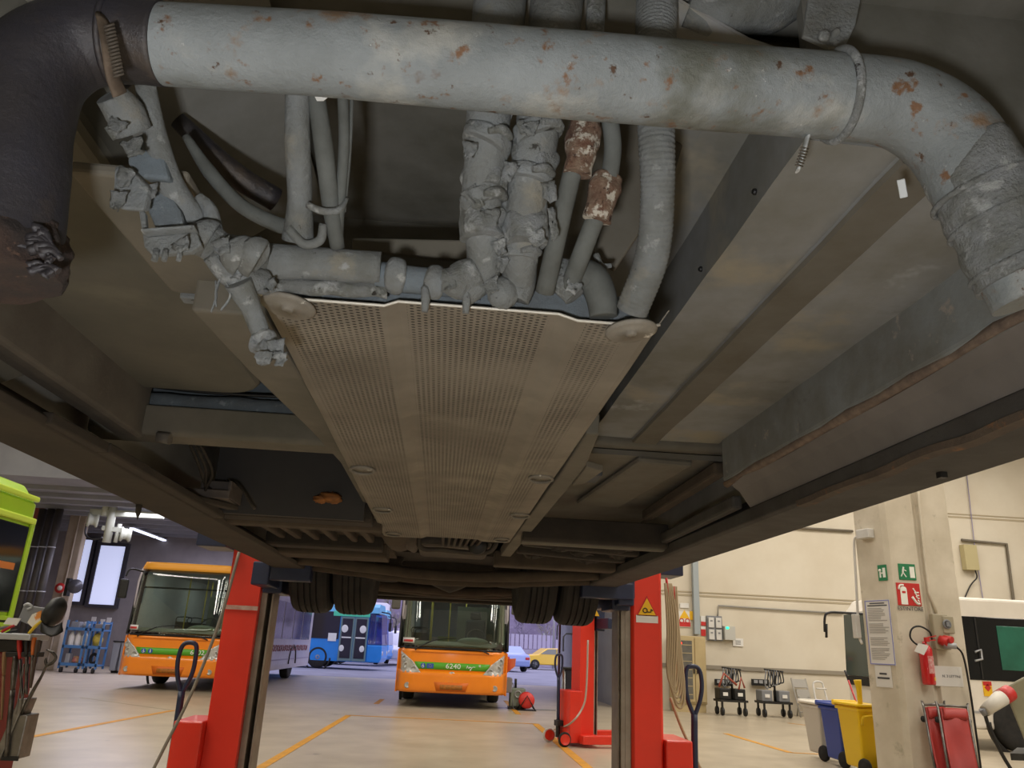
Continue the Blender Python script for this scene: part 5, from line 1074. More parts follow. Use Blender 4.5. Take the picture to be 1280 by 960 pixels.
s = MB(); s.ball(W(68, 765), (.040, .06, .062), .15, 8, rot=Matrix.Rotation(.3, 3, 'Y')); s.build('crown', m_blk, t)
s = MB(); s.grid(lambda u, v: W(52+26*u, 778+12*v+6*math.sin(u*PI), Yt-.03-.03*math.sin(u*PI)*v), 10, 6); o = s.build('brim', m_blk, t); md = o.modifiers.new('th', 'SOLIDIFY'); md.thickness = .006
t = thing('clipboard', 'grey clipboard propped on the tool trolley', 'clipboard', W(45, 775))
s = MB(); s.sheet([W(22, 775), W(30, 756), W(66, 762), W(52, 788)], (0, .008, .002)); s.build('board', m_grey, t, .002)
s = MB(); s.tube([W(30, 757), W(35, 755), W(40, 759), (W(34, 762))], .006, 8); s.build('clip', m_lgrey, t)
item(lambda s: s.sheet([W(34, 778, Yt-.02), W(40, 768, Yt-.02), W(52, 763, Yt-.02), W(50, 776, Yt-.02), W(40, 784, Yt-.02)], (0, .004, 0)), 'wrapper', M('orange_white_wrapper', '#ddd8ca', .6, 0, '#d98a3a', 14, lo=.55, hi=.6), 'white and orange wrapper lying against the clipboard', 'wrapper')
item(lambda s: s.sheet([W(4, 780, Yt-.02), W(10, 772, Yt-.02), W(26, 773, Yt-.02), W(20, 782, Yt-.02)], (0, .006, 0)), 'paper_scrap', m_paper, 'white paper scrap lying on the trolley tray', 'paper')
item(lambda s: s.tube([W(36, 792, Yt-.03), W(44, 783, Yt-.03), W(52, 776, Yt-.03)], [.006, .007, .005], 10), 'yellow_pliers', m_yh, 'yellow-gripped pliers lying below the clipboard', 'pliers')
for k, (a_, b_, mt_) in enumerate([((2, 790), (18, 782), m_rh), ((6, 793), (22, 788), m_blk), ((0, 786), (14, 784), m_pink)]):
    item(lambda s: s.tube([W(*a_, Yt-.02), W((a_[0]+b_[0])/2, (a_[1]+b_[1])/2-1, Yt-.02), W(*b_, Yt-.02)], [.006, .007, .005], 10), 'screwdriver', mt_, '%s screwdriver handle lying on the trolley tray' % ['red', 'black', 'pinkish'][k], 'screwdriver', 'screwdrivers on the trolley tray')
# ------------------------------------------------------------------ right hand bay, along the back wall
Yw = YB-.02
W = lambda a, b, y=Yw: at(a, b, y=y)
m_cab = M('beige_cabinet', '#b9a67c', .5, 0, '#ae9b70', 2)
Yc = 20.9
t = thing('cabinet', 'beige cabinet with a dark glass door against the back wall', 'cabinet', (W(864, 870, Yc).x, Yc, 0))
xa, xb, xm = W(842, 835, Yc).x, W(883, 835, Yc).x, W(868, 835, Yc).x; zt, zb = W(864, 795, Yc).z, max(.12, W(864, 880, Yc).z)
s = MB(); s.span((xa, Yc, zb), (xb, Yc+.45, zt)); s.build('body', m_cab, t, .015)
s = MB(); s.span((xa+.03, Yc+.03, 0), (xb-.03, Yc+.42, zb)); s.build('plinth', m_cab, t)
s = MB(); s.span((xa+.05, Yc-.03, zb+.05), (xm, Yc, zt-.05)); d = s.build('door', m_cab, t, .006)
s = MB(); s.span((xa+.13, Yc-.04, zb+.12), (xm-.06, Yc-.03, zt-.12)); s.build('pane', M('cabinet_glass', '#5c5a55', .15, 0, '#6d6a62', 6), d)
for k in range(7): s = MB(); s.span((xa+.14, Yc-.046, zb+.22+k*.2), (xm-.07, Yc-.04, zb+.235+k*.2)); s.build('shelf', m_cab, d)
s = MB(); s.ball((xa+.2, Yc-.045, zt-.19), (.03, .01, .03)); s.build('indicator', M('red_indicator', '#e03a30', .4, emit=('#ff3020', 1.2)), d)
s = MB(); s.span((xm-.04, Yc-.07, .93), (xm-.01, Yc-.03, 1.12)); s.build('handle', m_blk, d, .006)
s = MB(); s.span((xm+.02, Yc-.03, zb+.05), (xb-.03, Yc, zt-.05)); d = s.build('door', m_cab, t, .006)
s = MB(); s.span((xm+.05, Yc-.07, .93), (xm+.08, Yc-.03, 1.12)); s.build('handle', m_blk, d, .006)
# vertical duct and pipes on the wall
a = W(870, 792); item(lambda s: s.span((a.x-.08, Yw-.14, W(870, 793).z), (a.x+.08, Yw, 7.5)), 'wall_duct', M('blue_grey_duct', '#9aa3a6', .5), 'pale blue-grey vertical duct above the beige cabinet', 'duct', None, .01)
item(lambda s: s.tube([W(897, 772, Yw-.03), W(898, 757, Yw-.03), W(975, 762, Yw-.03), W(1054, 767, Yw-.03)], .022, 8, 1), 'conduit', m_conduit, 'thin grey conduit running along the wall from the socket board', 'conduit')
item(lambda s: s.tube([W(900, 650, Yw-.05), W(1000, 660, Yw-.05), W(1066, 664, Yw-.05)], .035, 8, 1), 'wall_pipe', M('dark_wall_pipe', '#6b6355', .6), 'dark horizontal pipe high on the back wall left of the pillar', 'pipe')
item(lambda s: s.tube([W(1202, 675, Yw-.05), W(1258, 680, Yw-.05), W(1268, 760, Yw-.05), W(1272, 800, Yw-.05)], .04, 8, 1), 'wall_pipe', M('dark_wall_pipe_bent', '#6b6355', .6), 'dark bent pipe on the wall above the white coach', 'pipe')
item(lambda s: s.tube([W(1208, 590, Yw-.03), W(1218, 680, Yw-.03), W(1228, 745, Yw-.03), W(1232, 770, Yw-.03)], .014, 6, 1), 'wall_cable', M('lilac_cable', '#8d86a0', .6), 'thin lilac cable running down the wall above the white coach', 'cable')
t, cx, cz, w_, h_, y_ = sign('label_plate', 'small blank white plate above the warning signs', 'plate', 850, 754, 861, 760, Yw, m_paper)
# warning notice cluster
t, cx, cz, w_, h_, y_ = sign('warning_sign', 'safety sign with yellow triangle and red panel above the beige cabinet', 'sign', 848, 764, 863, 784, Yw, m_paper)
s = MB(); s.prism([(-.14, .02), (.14, .02), (0, .24)], lambda a, b: (cx+a, y_, cz+b), (0, -.006, 0)); s.build('warning_triangle', m_yel, t)
s = MB(); s.span((cx-w_*.45, y_-.006, cz-h_*.46), (cx+w_*.48, y_, cz-h_*.18)); s.build('red_panel', m_red, t)
for k in (-1, 1): s = MB(); s.torus((cx+k*.08, y_-.004, cz-.04), (0, 1, 0), .055, .012, 18, 6); s.build('prohibition_ring', m_red, t)
t = sign('notice_sign', 'yellow notice plate beside the blue-grey duct', 'sign', 862, 764, 868, 775, Yw-.01, m_yel)
for k, (y0_, y1_) in enumerate([(770, 782), (783, 795)]):
    t, cx, cz, w_, h_, y_ = sign('notice_sign', 'narrow red and white notice beside the socket board, %s of two' % ['upper', 'lower'][k], 'sign', 876, y0_, 882, y1_, Yw, m_paper, 'red and white notices')
    s = MB(); s.span((cx-w_*.5, y_-.005, cz-h_*.5), (cx+w_*.5, y_, cz-(h_*.1 if k == 0 else -h_*.2))); s.build('red_field', m_red, t)
# socket board and switch box
t, cx, cz, w_, h_, y_ = sign('socket_board', 'grey board with four white switches on the back wall', 'switch board', 883, 770, 902, 801, Yw, m_grey, None, .06)
for i in (-1, 1):
    for j in (-1, 1):
        s = MB(); s.span((cx+i*w_*.24-.075, y_-.05, cz+j*h_*.24-.14), (cx+i*w_*.24+.075, y_, cz+j*h_*.24+.12)); o = s.build('switch', m_white, t, .01)
        s = MB(); s.span((cx+i*w_*.24-.03, y_-.06, cz+j*h_*.24+.02), (cx+i*w_*.24+.03, y_-.05, cz+j*h_*.24+.05)); s.build('rocker', m_grey, o)
t, cx, cz, w_, h_, y_ = sign('control_box', 'grey wall box with a green light beside the switch board', 'control box', 903, 783, 916, 800, Yw, M('pale_box', '#b9b8b0', .5), None, .2)
s = MB(); s.ball((cx-.07, y_, cz+.13), (.05, .02, .035)); s.build('indicator', M('green_lamp', '#2ee6a0', .4, emit=('#30ffb0', 1.6)), t)
t, cx, cz, w_, h_, y_ = sign('notice_sheet', 'white paper notice pinned right of the green-lit box', 'notice', 916, 798, 929, 808, Yw, m_paper)
s = MB()
for k in range(3): s.span((cx-w_*.25, y_-.002, cz-.05+k*.04), (cx+w_*.25, y_, cz-.035+k*.04))
s.build('print', m_print, t)
# black socket strips
for k, (px0, px1, lab) in enumerate([(893, 914, 'black socket strip on the wall rail above the first charger cart'), (939, 960, 'black socket strip on the wall rail above the second charger cart')]):
    t, cx, cz, w_, h_, y_ = sign('socket_strip', lab, 'socket strip', px0, 849, px1, 857, Yw-.04, m_blk, 'black socket strips', .08)
    for j in (-1, 0, 1): s = MB(); s.span((cx+j*w_*.3-.05, y_-.02, cz-.02), (cx+j*w_*.3+.05, y_, cz+.06)); s.build('socket', m_lgrey, t)
# two charger carts
def charger(px0, px1, label, red):
    Y = YB-1.0; x0_, x1_ = W(px0, 880, Y).x, W(px1, 880, Y).x; xm_ = (x0_+x1_)/2
    t = thing('charger_cart', label, 'charger cart', (xm_, Y, 0), 0, 'battery charger carts')
    s = MB(); s.span((x0_, Y-.25, .32), (x1_, Y+.25, .37)); s.build('platform', m_dsteel, t)
    for k, x in enumerate((x0_+.16, x1_-.18)):
        s = MB(); s.box((x, Y, .5), (.28, .4, .26)); s.build('battery', m_blk if red else m_grey, t, .02)
        s = MB(); s.box((x, Y-.21, .5), (.12, .02, .08)); s.build('label_plate', m_paper, t)
    for x in (x0_+.07, x1_-.07):
        for y in (Y-.2, Y+.2):
            s = MB(); s.lathe([(0, -.03), (.09, -.03), (.1, 0), (.09, .03), (0, .03)], (x, y, .10), (1, 0, 0), 18); s.bar((x, y, .1), (x, y, .33), .05, .04, (1, 0, 0)); s.build('caster', m_blk, t)
    s = MB(); s.tube([(xm_+.05, Y, .37), (xm_+.05, Y, 1.1)], .03, 8, 1); s.tube([(xm_-.2, Y, 1.12), (xm_+.3, Y, 1.08)], .02, 8, 1); s.build('mast', m_dsteel, t)
    for k in range(6):
        s = MB(); a_ = xm_-.16+k*.07; s.tube([(a_, Y-.03, 1.1), (a_-.06, Y-.06, .8), (a_, Y-.06, .66+.03*k), (a_+.08, Y-.06, .85), (a_+.06, Y-.03, 1.1)], .016, 7, 5); s.build('cable_loop', m_blk if k % 3 else m_grey, t)
    if red:
        s = MB(); s.tube([(xm_-.36, Y-.2, .66), (xm_-.22, Y-.2, .98), (xm_+.1, Y-.2, .72)], .03, 8, 1); s.tube([(xm_+.15, Y-.2, .62), (xm_+.22, Y-.2, .9), (xm_+.3, Y-.2, .66)], .025, 8, 1); s.build('jump_cable', M('faded_red_cable', '#a4503f', .5), t)
charger(896, 931, 'battery charger cart with red jump cables by the back wall', True)
charger(948, 986, 'battery charger cart with grey units and black cables looped on its mast', False)
# folding chair and a second light frame
Yf = YB-.45
t = thing('folding_chair', 'grey folding chair leaning on the back wall', 'chair', (W(1006, 890, Yf).x, Yf, 0))
xa, xb = W(997, 885, Yf).x, W(1015, 885, Yf).x; m_ch = M('grey_chair_paint', '#9a968d', .5)
for x in (xa, xb): s = MB(); s.tube([(x, Yf-.15, .0), (x, Yf+.28, .92)], .022, 8, 1); s.build('frame_tube', m_ch, t)
s = MB(); s.box(((xa+xb)/2, Yf+.22, .80), (xb-xa, .02, .22), rot=Matrix.Rotation(-.42, 3, 'X')); s.build('backrest', m_ch, t, .005)
s = MB(); s.box(((xa+xb)/2, Yf+.02, .48), (xb-xa-.06, .02, .38), rot=Matrix.Rotation(-.35, 3, 'X')); s.build('seat', m_ch, t, .005)
for x in (xa+.06, xb-.06): s = MB(); s.tube([(x, Yf+.2, .0), (x, Yf-.02, .5)], .018, 8, 1); s.build('leg', m_ch, t)
s = MB(); s.tube([(xa, Yf-.1, .12), (xb, Yf-.1, .12)], .015, 8, 1); s.build('stretcher', m_ch, t)
t = thing('hand_truck', 'pale tubular hand truck standing behind the white bin', 'hand truck', (W(1025, 880, Yf).x, Yf, 0))
xa, xb = W(1021, 870, Yf).x, W(1034, 870, Yf).x; z1 = W(1025, 853, Yf).z
s = MB(); s.tube([(xa-.03, Yf-.1, .05), (xa, Yf+.15, z1-.15), (xa+.05, Yf+.17, z1), (xb-.05, Yf+.17, z1), (xb, Yf+.15, z1-.15), (xb+.03, Yf-.1, .05)], .025, 8, 4); s.build('frame', m_white, t)
for z_ in (.3, .7): s = MB(); s.tube([(xa, Yf+.0, z_), (xb, Yf+.0, z_)], .02, 8, 1); s.build('crossbar', m_white, t)
s = MB(); s.span((xa, Yf-.3, .02), (xb, Yf-.08, .045)); s.build('toe_plate', m_white, t)
for x in (xa-.06, xb+.06): s = MB(); s.lathe([(0, -.03), (.1, -.03), (.1, .03), (0, .03)], (x, Yf-.03, .1), (1, 0, 0), 18); s.build('wheel', m_rubber, t)
# mirror-image of the side wall beside the gateway: pipe brackets, small door, switch
t = thing('side_door', 'pale side door with a handle in the gateway wall', 'door', (GX-.03, 25.2, 0)); 
s = MB(); s.span((GX-.05, 24.4, 0), (GX, 26.6, 2.6)); s.build('leaf', M('pale_door', '#c3c2c2', .6), t, .01)
s = MB(); s.span((GX-.08, 24.55, 1.0), (GX-.05, 24.65, 1.3)); s.build('handle', m_dsteel, t)
s = MB(); s.span((GX-.06, 25.4, 1.55), (GX-.05, 25.7, 1.95)); s.build('notice', m_num, t)
for k, (y, z) in enumerate([(30.2, 2.3), (28.6, 1.9)]):
    item(lambda s: s.lathe([(0, -.01), (.07, -.01), (.07, .02), (0, .02)], (GX, y, z), (-1, 0, 0), 14).tube([(GX, y, z), (GX-.25, y, z), (GX-.35, y, z-.1), (GX-.35, y, z-.6)], .03, 8, 1), 'pipe_bracket', m_lgrey, 'grey pipe bracket on the gateway wall, %s' % ['nearest the gatepost', 'above the dark bin'][k], 'bracket')
# dark bin with a bag on a stand near the gate
Yb = 14.6
t = thing('waste_bin', 'dark waste bag on a stand beside the farther red lift column', 'bin', (W(716, 870, Yb).x, Yb, 0)); xa, xb = W(705, 850, Yb).x, W(728, 850, Yb).x; zt, zb = W(716, 836, Yb).z, W(716, 871, Yb).z
s = MB(); s.prism([(xa, zt), (xb, zt), (xb-.03, zb), (xa+.04, zb)], lambda a, b: (a, Yb, b), (0, .3, 0)); s.build('bag', M('dark_bin_bag', '#1e2230', .35), t, .03)
s = MB(); s.span((xa-.02, Yb-.02, zt-.02), (xb+.02, Yb+.32, zt+.02)); s.build('rim', m_blk, t, .01)
for x in (xa+.02, xb-.02):
    for y in (Yb+.02, Yb+.28): s = MB(); s.cyl((x, y, 0), (x, y, zt), .014, 8); s.build('leg', m_lgrey, t)
# red hose reel and grey pump in the gateway
Yr = at(655, 888, z=0).y
W = lambda a, b, y=Yr: at(a, b, y=y)
t = thing('cable_reel', 'red cable reel on a stand standing on the gateway floor', 'reel', (W(658, 886).x, Yr, 0)); c = Vector((W(658, 880).x, Yr, .22))
s = MB(); s.lathe([(0, -.1), (.17, -.1), (.18, -.07), (.09, -.05), (.09, .05), (.18, .07), (.17, .1), (0, .1)], c, (0, 1, 0), 28); s.build('drum', M('reel_red', '#d2352f', .45), t)
s = MB(); s.tube([c+Vector((-.2, -.13, -.21)), c+Vector((0, -.13, .1)), c+Vector((.2, -.13, -.21))], .014, 8, 1); s.tube([c+Vector((-.2, .13, -.21)), c+Vector((0, .13, .1)), c+Vector((.2, .13, -.21))], .014, 8, 1); s.span(c+Vector((-.22, -.14, -.22)), c+Vector((.22, .14, -.2))); s.build('stand', m_blk, t)
t = thing('pump_unit', 'grey-green pump unit standing behind the red cable reel', 'pump', (W(649, 884).x, Yr+.3, 0)); x = W(648, 880).x
s = MB(); s.span((x-.18, Yr+.2, .05), (x+.18, Yr+.55, .46)); s.build('housing', M('grey_green_housing', '#7b8577', .5), t, .03)
s = MB(); s.span((x-.2, Yr+.18, 0), (x+.2, Yr+.57, .05)); s.build('base', m_dsteel, t)
s = MB(); s.cyl((x-.05, Yr+.35, .46), (x-.05, Yr+.35, .66), .03, 10); s.build('filler_neck', m_blk, t)
s = MB(); s.torus((x, Yr+.19, .33), (0, 1, 0), .07, .015, 18, 6); s.build('gauge', m_lgrey, t)
cable([(b1.location.x+1.4, 19.6, .6), (b1.location.x+1.48, 19.5, .5), (b1.location.x+1.5, 19.4, .02), (x+.3, Yr+.1, .02), (x+.9, Yr+.2, .02)], .01, m_grey, 'thin grey cable from the orange bus side to the floor by the reel')
# ------------------------------------------------------------------ wheeled bins by the pillar
def wbin(px0, px1, pyt, Y, mat, label, lidmat=None, post=False):
    W = lambda a, b: at(a, b, y=Y); x0_, x1_ = W(px0, 900).x, W(px1, 900).x; zt = W((px0+px1)/2, pyt).z; w_ = x1_-x0_
    t = thing('waste_bin', label, 'bin', ((x0_+x1_)/2, Y, 0), 0, 'wheeled bins by the pillar'); f = .86
    s = MB(); P0 = [(x0_+w_*.12, Y+.05, .08), (x1_-w_*.06, Y+.05, .08), (x1_-w_*.06, Y+.5, .08), (x0_+w_*.12, Y+.5, .08)]; P1 = [(x0_, Y, zt), (x1_, Y, zt), (x1_, Y+.58, zt), (x0_, Y+.58, zt)]
    s.add(P0+P1, [(3, 2, 1, 0), (4, 5, 6, 7), (0, 1, 5, 4), (1, 2, 6, 5), (2, 3, 7, 6), (3, 0, 4, 7)]); s.build('body', mat, t, .03, 3)
    s = MB(); s.span((x0_-.04, Y-.05, zt-.0), (x1_+.03, Y+.62, zt+.035)); s.span((x0_-.02, Y+.6, zt-.02), (x1_+.02, Y+.68, zt+.05)); s.build('lid', lidmat or mat, t, .015)
    s = MB(); s.span((x0_-.015, Y-.02, zt-.06), (x1_+.015, Y+.6, zt-.02)); s.build('rim', mat, t, .01)
    s = MB(); s.tube([(x0_+w_*.15, Y-.01, zt-.22), (x0_+w_*.15, Y-.05, zt-.12), (x1_-w_*.2, Y-.05, zt-.12), (x1_-w_*.2, Y-.01, zt-.22)], .018, 8, 2); s.build('handle', mat, t)
    for x in (x0_+w_*.08, x1_-w_*.05):
        s = MB(); s.lathe([(.0, -.03), (.05, -.03), (.07, -.02), (.1, -.03), (.11, 0), (.1, .03), (.07, .02), (.0, .03)], (x, Y-.02, .11), (1, .15, 0), 24); s.build('wheel', m_rubber, t)
    if post:
        s = MB(); a = W(1074, 850); s.tube([(a.x, Y+.03, zt), (a.x, Y+.03, a.z-.12), (a.x-.01, Y+.03, a.z)], [.03, .035, .05], 10, 3); s.build('lid_grip', mat, t)
    return t
m_by = M('bin_yellow', '#efc70c', .4); m_bb2 = M('bin_blue', '#24429a', .4); m_bw = M('bin_white', '#cfc9bd', .45)
wbin(1024, 1053, 882, 11.97, m_bw, 'white wheeled bin left of the blue bin', M('bin_lid_white', '#dcd6c8', .4))
wbin(1049, 1072, 884, 11.26, m_bb2, 'blue wheeled bin between the white and yellow bins')
wbin(1073, 1100, 884, 10.55, m_by, 'yellow wheeled bin against the concrete pillar', None, True)
a, b = at(1056, 838, y=11.9), at(1071, 880, y=11.75)
t = thing('broom', 'broom with a red handle standing behind the blue bin', 'broom', (b.x+.15, 11.75, 0)); s = MB(); s.tube([a, a.lerp(b, .3)], .014, 8, 1); s.build('handle_tip', m_blk, t); s = MB(); d = (b-a); s.tube([a.lerp(b, .28), a+d*((.04-a.z)/d.z)], .014, 8, 1); s.build('handle', m_red, t)
e = a+d*((.04-a.z)/d.z); s = MB(); s.box(e, (.3, .06, .06)); s.build('head', m_dsteel, t, .01)
# ------------------------------------------------------------------ white coach behind the pillar
Yv = 14.3
W = lambda a, b, y=Yv: at(a, b, y=y)
xf = at(1058, 800, y=16.6).x
v = thing('coach', 'white coach with dark windows standing behind the concrete pillar', 'coach', (xf+4, Yv+1.2, 0))
m_cw = M('coach_white', '#e6e0d4', .35, 0, '#dcd6ca', 2, coat=.3)
zr = W(1240, 748).z; zw1 = W(1240, 772).z; zw0 = W(1240, 851).z
s = MB(); s.prism([(0, .35), (0, 1.2), (.06, zr-.25), (.25, zr), (9, zr), (9, .35)], lambda a, b: (xf+a, Yv, b), (0, 2.4, 0)); s.build('body', m_cw, v, .06, 3)
s = MB(); s.prism([(-.0, zw0-.05), (.05, zr-.3), (.01, zr-.3), (-.04, zw0-.05)], lambda a, b: (xf+a, Yv+.05, b), (0, 2.3, 0)); s.build('windscreen', M('coach_windscreen', '#3d4a47', .08), v)
s = MB(); s.prism([(.10, zw0), (.14, zw1), (9, zw1), (9, zw0)], lambda a, b: (xf+a, Yv-.015, b), (0, .02, 0)); s.build('window_band', m_dkglass, v, .01)
gx0, gx1 = W(1248, 810).x, W(1300, 810).x
s = MB(); s.span((gx0, Yv-.03, W(1260, 838).z), (gx1, Yv-.014, W(1260, 783).z)); s.build('green_pane', M('green_seats_behind_glass', '#2c6b58', .25, 0, '#255a4a', 2), v, .02)
s = MB(); s.span((W(1220, 800).x, Yv-.03, zw0+.02), (W(1222, 800).x, Yv-.01, zw1)); s.build('window_divider', m_blk, v)
s = MB(); s.tube([W(1219, 815, Yv-.03), W(1226, 812, Yv-.03), W(1228, 824, Yv-.03), W(1219, 826, Yv-.03)], .02, 8, 1); s.build('yellow_grab_rail', m_lgrey, v)
a = W(1234, 861); s = MB(); s.box((a.x, Yv-.01, a.z), (.16, .02, .25)); o = s.build('hazard_sticker', m_yel, v); s = MB(); s.box((a.x, Yv-.022, a.z+.09), (.16, .006, .07)); s.box((a.x, Yv-.022, a.z+.02), (.09, .006, .09), rot=Matrix.Rotation(.8, 3, 'Y')); s.build('pictogram', m_red, o)
s = MB(); s.span((xf+.1, Yv-.012, .62), (xf+9, Yv, .66)); s.build('side_trim', m_lgrey, v)
s = MB(); s.ball(W(1248, 896, Yv-.01), (.04, .02, .05)); s.build('side_lamp', m_orange_d, v)
xw = W(1276, 920).x
s = MB(); s.torus((xw, Yv-.005, .48), (0, 1, 0), .58, .05, 28, 6, arc=PI, u=(1, 0, 0)); s.build('wheel_arch', m_blk, v)
for y_, sd in ((Yv+.08, -1), (Yv+2.3, 1)):
    for x in (xw, xw+5):
        s = MB(); s.lathe([(.28, -.13), (.42, -.15), (.48, -.1), (.48, .1), (.42, .15), (.28, .13)], (x, y_, .48), (0, 1, 0), 32); o = s.build('wheel', m_rubber, v)
        s = MB(); s.lathe([(0, .11*sd), (.1, .13*sd), (.2, .05*sd), (.29, .11*sd), (.29, -.1*sd), (0, -.1*sd)], (x, y_, .48), (0, 1, 0), 24); s.build('rim', m_lgrey, o)
s = MB(); a = W(1064, 770); s.tube([(xf+.3, Yv+.1, W(1064, 768).z), W(1056, 766, Yv-.1), W(1036, 766, Yv-.2), W(1031, 772, Yv-.2), W(1031, 790, Yv-.2)], .022, 8, 3); s.tube([W(1033, 780, Yv-.2), W(1033, 797, Yv-.2)], .035, 8, 1, flat=.5); s.build('mirror_arm', m_blk, v)
s = MB(); s.span((xf-.04, Yv+.1, .95), (xf+.02, Yv+2.3, 1.12)); s.build('front_bumper_strip', m_blk, v)
# ------------------------------------------------------------------ things on the right hand pillar
Yp = PY
W = lambda a, b, y=Yp: at(a, b, y=y)
t = sign('exit_sign', 'green exit sign on the pillar\'s front face above the red extinguisher sign', 'sign', 1123, 705, 1144, 725, Yp, m_green, 'green exit signs on the pillar'); running_man(*t)
t, cx, cz, w_, h_, y_ = sign('extinguisher_sign', 'red fire extinguisher sign on the pillar below the green sign', 'sign', 1121, 729, 1150, 757, Yp, m_red)
s = MB(); s.span((cx-w_*.36, y_-.003, cz-h_*.46), (cx-w_*.08, y_, cz+h_*.22)); s.ball((cx-w_*.22, y_-.002, cz+h_*.22), (w_*.14, .003, h_*.12)); s.tube([(cx-w_*.2, y_-.002, cz+h_*.4), (cx-w_*.36, y_-.002, cz+h_*.38), (cx-w_*.42, y_-.002, cz+h_*.2)], .012, 6, 3); s.build('extinguisher_symbol', m_num, t)
s = MB(); s.span((cx-w_*.29, y_-.006, cz+h_*.04), (cx-w_*.14, y_-.003, cz+h_*.13)); s.build('symbol_label', m_red, t)
s = MB(); s.tube([(cx+w_*.12, y_-.002, cz-h_*.1), (cx+w_*.3, y_-.002, cz-h_*.38), (cx+w_*.42, y_-.002, cz-h_*.4)], .016, 6, 3)
for k in range(4): s.tube([(cx+w_*(.2+.05*k), y_-.002, cz+h_*(.28-.17*k)), (cx+w_*(.3+.03*k), y_-.002, cz+h_*(.1-.13*k)), (cx+w_*.42, y_-.002, cz+h_*(.1-.13*k))], .009, 6, 3)
s.build('flame_symbol', m_num, t)
text('lettering', 'ESTINTORE', m_print, t, (cx, y_-.0, cz-h_*.5-.04), .066, FACE_MY)
# notices on the slanted left face
fa = Vector((a0, PY+.5, 0)); fb = Vector((a1-.02, PY+.06, 0)); fd = (fb-fa).normalized(); fn = Vector((fd.y, -fd.x, 0))
frot = Matrix((fd, Vector((0, 0, 1)), fn)).transposed()
def onface(px, py):
    d = FW*F+RT*(px-640)-UP*(py-480); t_ = (fa-EYE).dot(fn)/d.dot(fn); return EYE+d*t_
def facesheet(name, label, cat, px0, py0, px1, py1, mat, group=None):
    l, r_, tp, bt = onface(px0, (py0+py1)/2), onface(px1, (py0+py1)/2), onface((px0+px1)/2, py0), onface((px0+px1)/2, py1)
    c = (l+r_)/2; w_ = (r_-l).length; h_ = tp.z-bt.z; c.z = (tp.z+bt.z)/2; t = thing(name, label, cat, c, 0, group)
    s = MB(); s.box(c+fn*.004, (w_, h_, .006), rot=frot); s.build('sheet', mat, t); return t, c, w_, h_
t, c, w_, h_ = facesheet('exit_sign', 'green exit sign on the pillar\'s left face', 'sign', 1098, 706, 1109, 726, m_green, 'green exit signs on the pillar')
s = MB(); s.box(c+fd*w_*.2+fn*.009, (w_*.3, h_*.6, .004), rot=frot); s.build('door_symbol', m_num, t)
s = MB(); s.box(c-fd*w_*.24+fn*.009-Vector((0, 0, h_*.1)), (w_*.16, h_*.4, .004), rot=frot); s.ball(c-fd*w_*.24+fn*.009+Vector((0, 0, h_*.16)), .018); s.box(c-fd*w_*.06+fn*.009-Vector((0, 0, h_*.02)), (w_*.3, h_*.08, .004), rot=frot); s.build('running_figure', m_num, t)
t, c, w_, h_ = facesheet('notice_board', 'tall printed notice with blue edge on the pillar\'s left face', 'notice', 1085, 750, 1116, 831, m_paper)
s = MB()
for q in (-1, 1): s.box(c+Vector((0, 0, q*h_*.49))+fn*.009, (w_, .012, .004), rot=frot); s.box(c+fd*q*w_*.485+fn*.009, (.012, h_*.98, .004), rot=frot)
s.build('blue_edge', M('lilac_blue_edge', '#8b8fc4', .6), t)
rnd = random.Random(3); s = MB()
for k in range(30):
    if k in (8, 15, 16, 22): continue
    L_ = rnd.uniform(.5, .8); s.box(c+Vector((0, 0, h_*(.37-.027*k)))+fd*(L_-.8)*w_*.5+fn*.0085, (w_*L_, .008, .002), rot=frot)
s.build('print', M('pale_print', '#a19e98', .8), t)
for k in range(2): s = MB(); s.box(c+Vector((0, 0, h_*(.45-.035*k)))+fn*.0085, (w_*(.6+.2*k), .014, .002), rot=frot); s.build('heading', m_print, t)
t, c, w_, h_ = facesheet('notice_sheet', 'small paper notice under the tall blue-edged notice', 'notice', 1095, 832, 1115, 859, m_paper)
for k, tx_ in enumerate(('TAVOLE', 'SCHEDULING')): pass
s = MB()
for k, L_ in enumerate((.45, .75)): s.box(c+Vector((0, 0, .03-.05*k))+fn*.0085, (w_*L_, .022, .002), rot=frot)
s.build('print', m_print, t)
t, cx, cz, w_, h_, y_ = sign('notice_sheet', 'paper notice right of the fire extinguisher on the pillar', 'notice', 1168, 833, 1203, 858, Yp, m_paper, None, .004)
text('lettering', 'N. 3 LETTINI', m_print, t, (cx+.035, y_-.001, cz-.0), .042, FACE_MY)
# fire extinguisher
ce = W(1159, 832, Yp-.09); k = depth(ce)/F
t = thing('fire_extinguisher', 'red fire extinguisher with a white tag hanging on the pillar', 'fire extinguisher', ce)
zb_, zt_ = W(1160, 856, Yp-.09).z, W(1157, 806, Yp-.09).z
s = MB(); s.lathe([(0, zb_), (.068, zb_), (.075, zb_+.02), (.075, zt_-.05), (.055, zt_-.01), (.025, zt_+.01), (.025, zt_+.04), (0, zt_+.04)], (ce.x, ce.y, 0), (0, 0, 1), 28); s.build('cylinder', M('extinguisher_red', '#c4151c', .3, coat=.5), t)
s = MB(); s.box((ce.x+.02, ce.y-.02, zt_+.06), (.05, .04, .05)); s.bar((ce.x+.02, ce.y, zt_+.08), (ce.x+.14, ce.y-.03, zt_+.11), .03, .012); s.bar((ce.x+.02, ce.y, zt_+.05), (ce.x+.13, ce.y-.03, zt_+.06), .03, .012); s.build('valve', m_red, t)
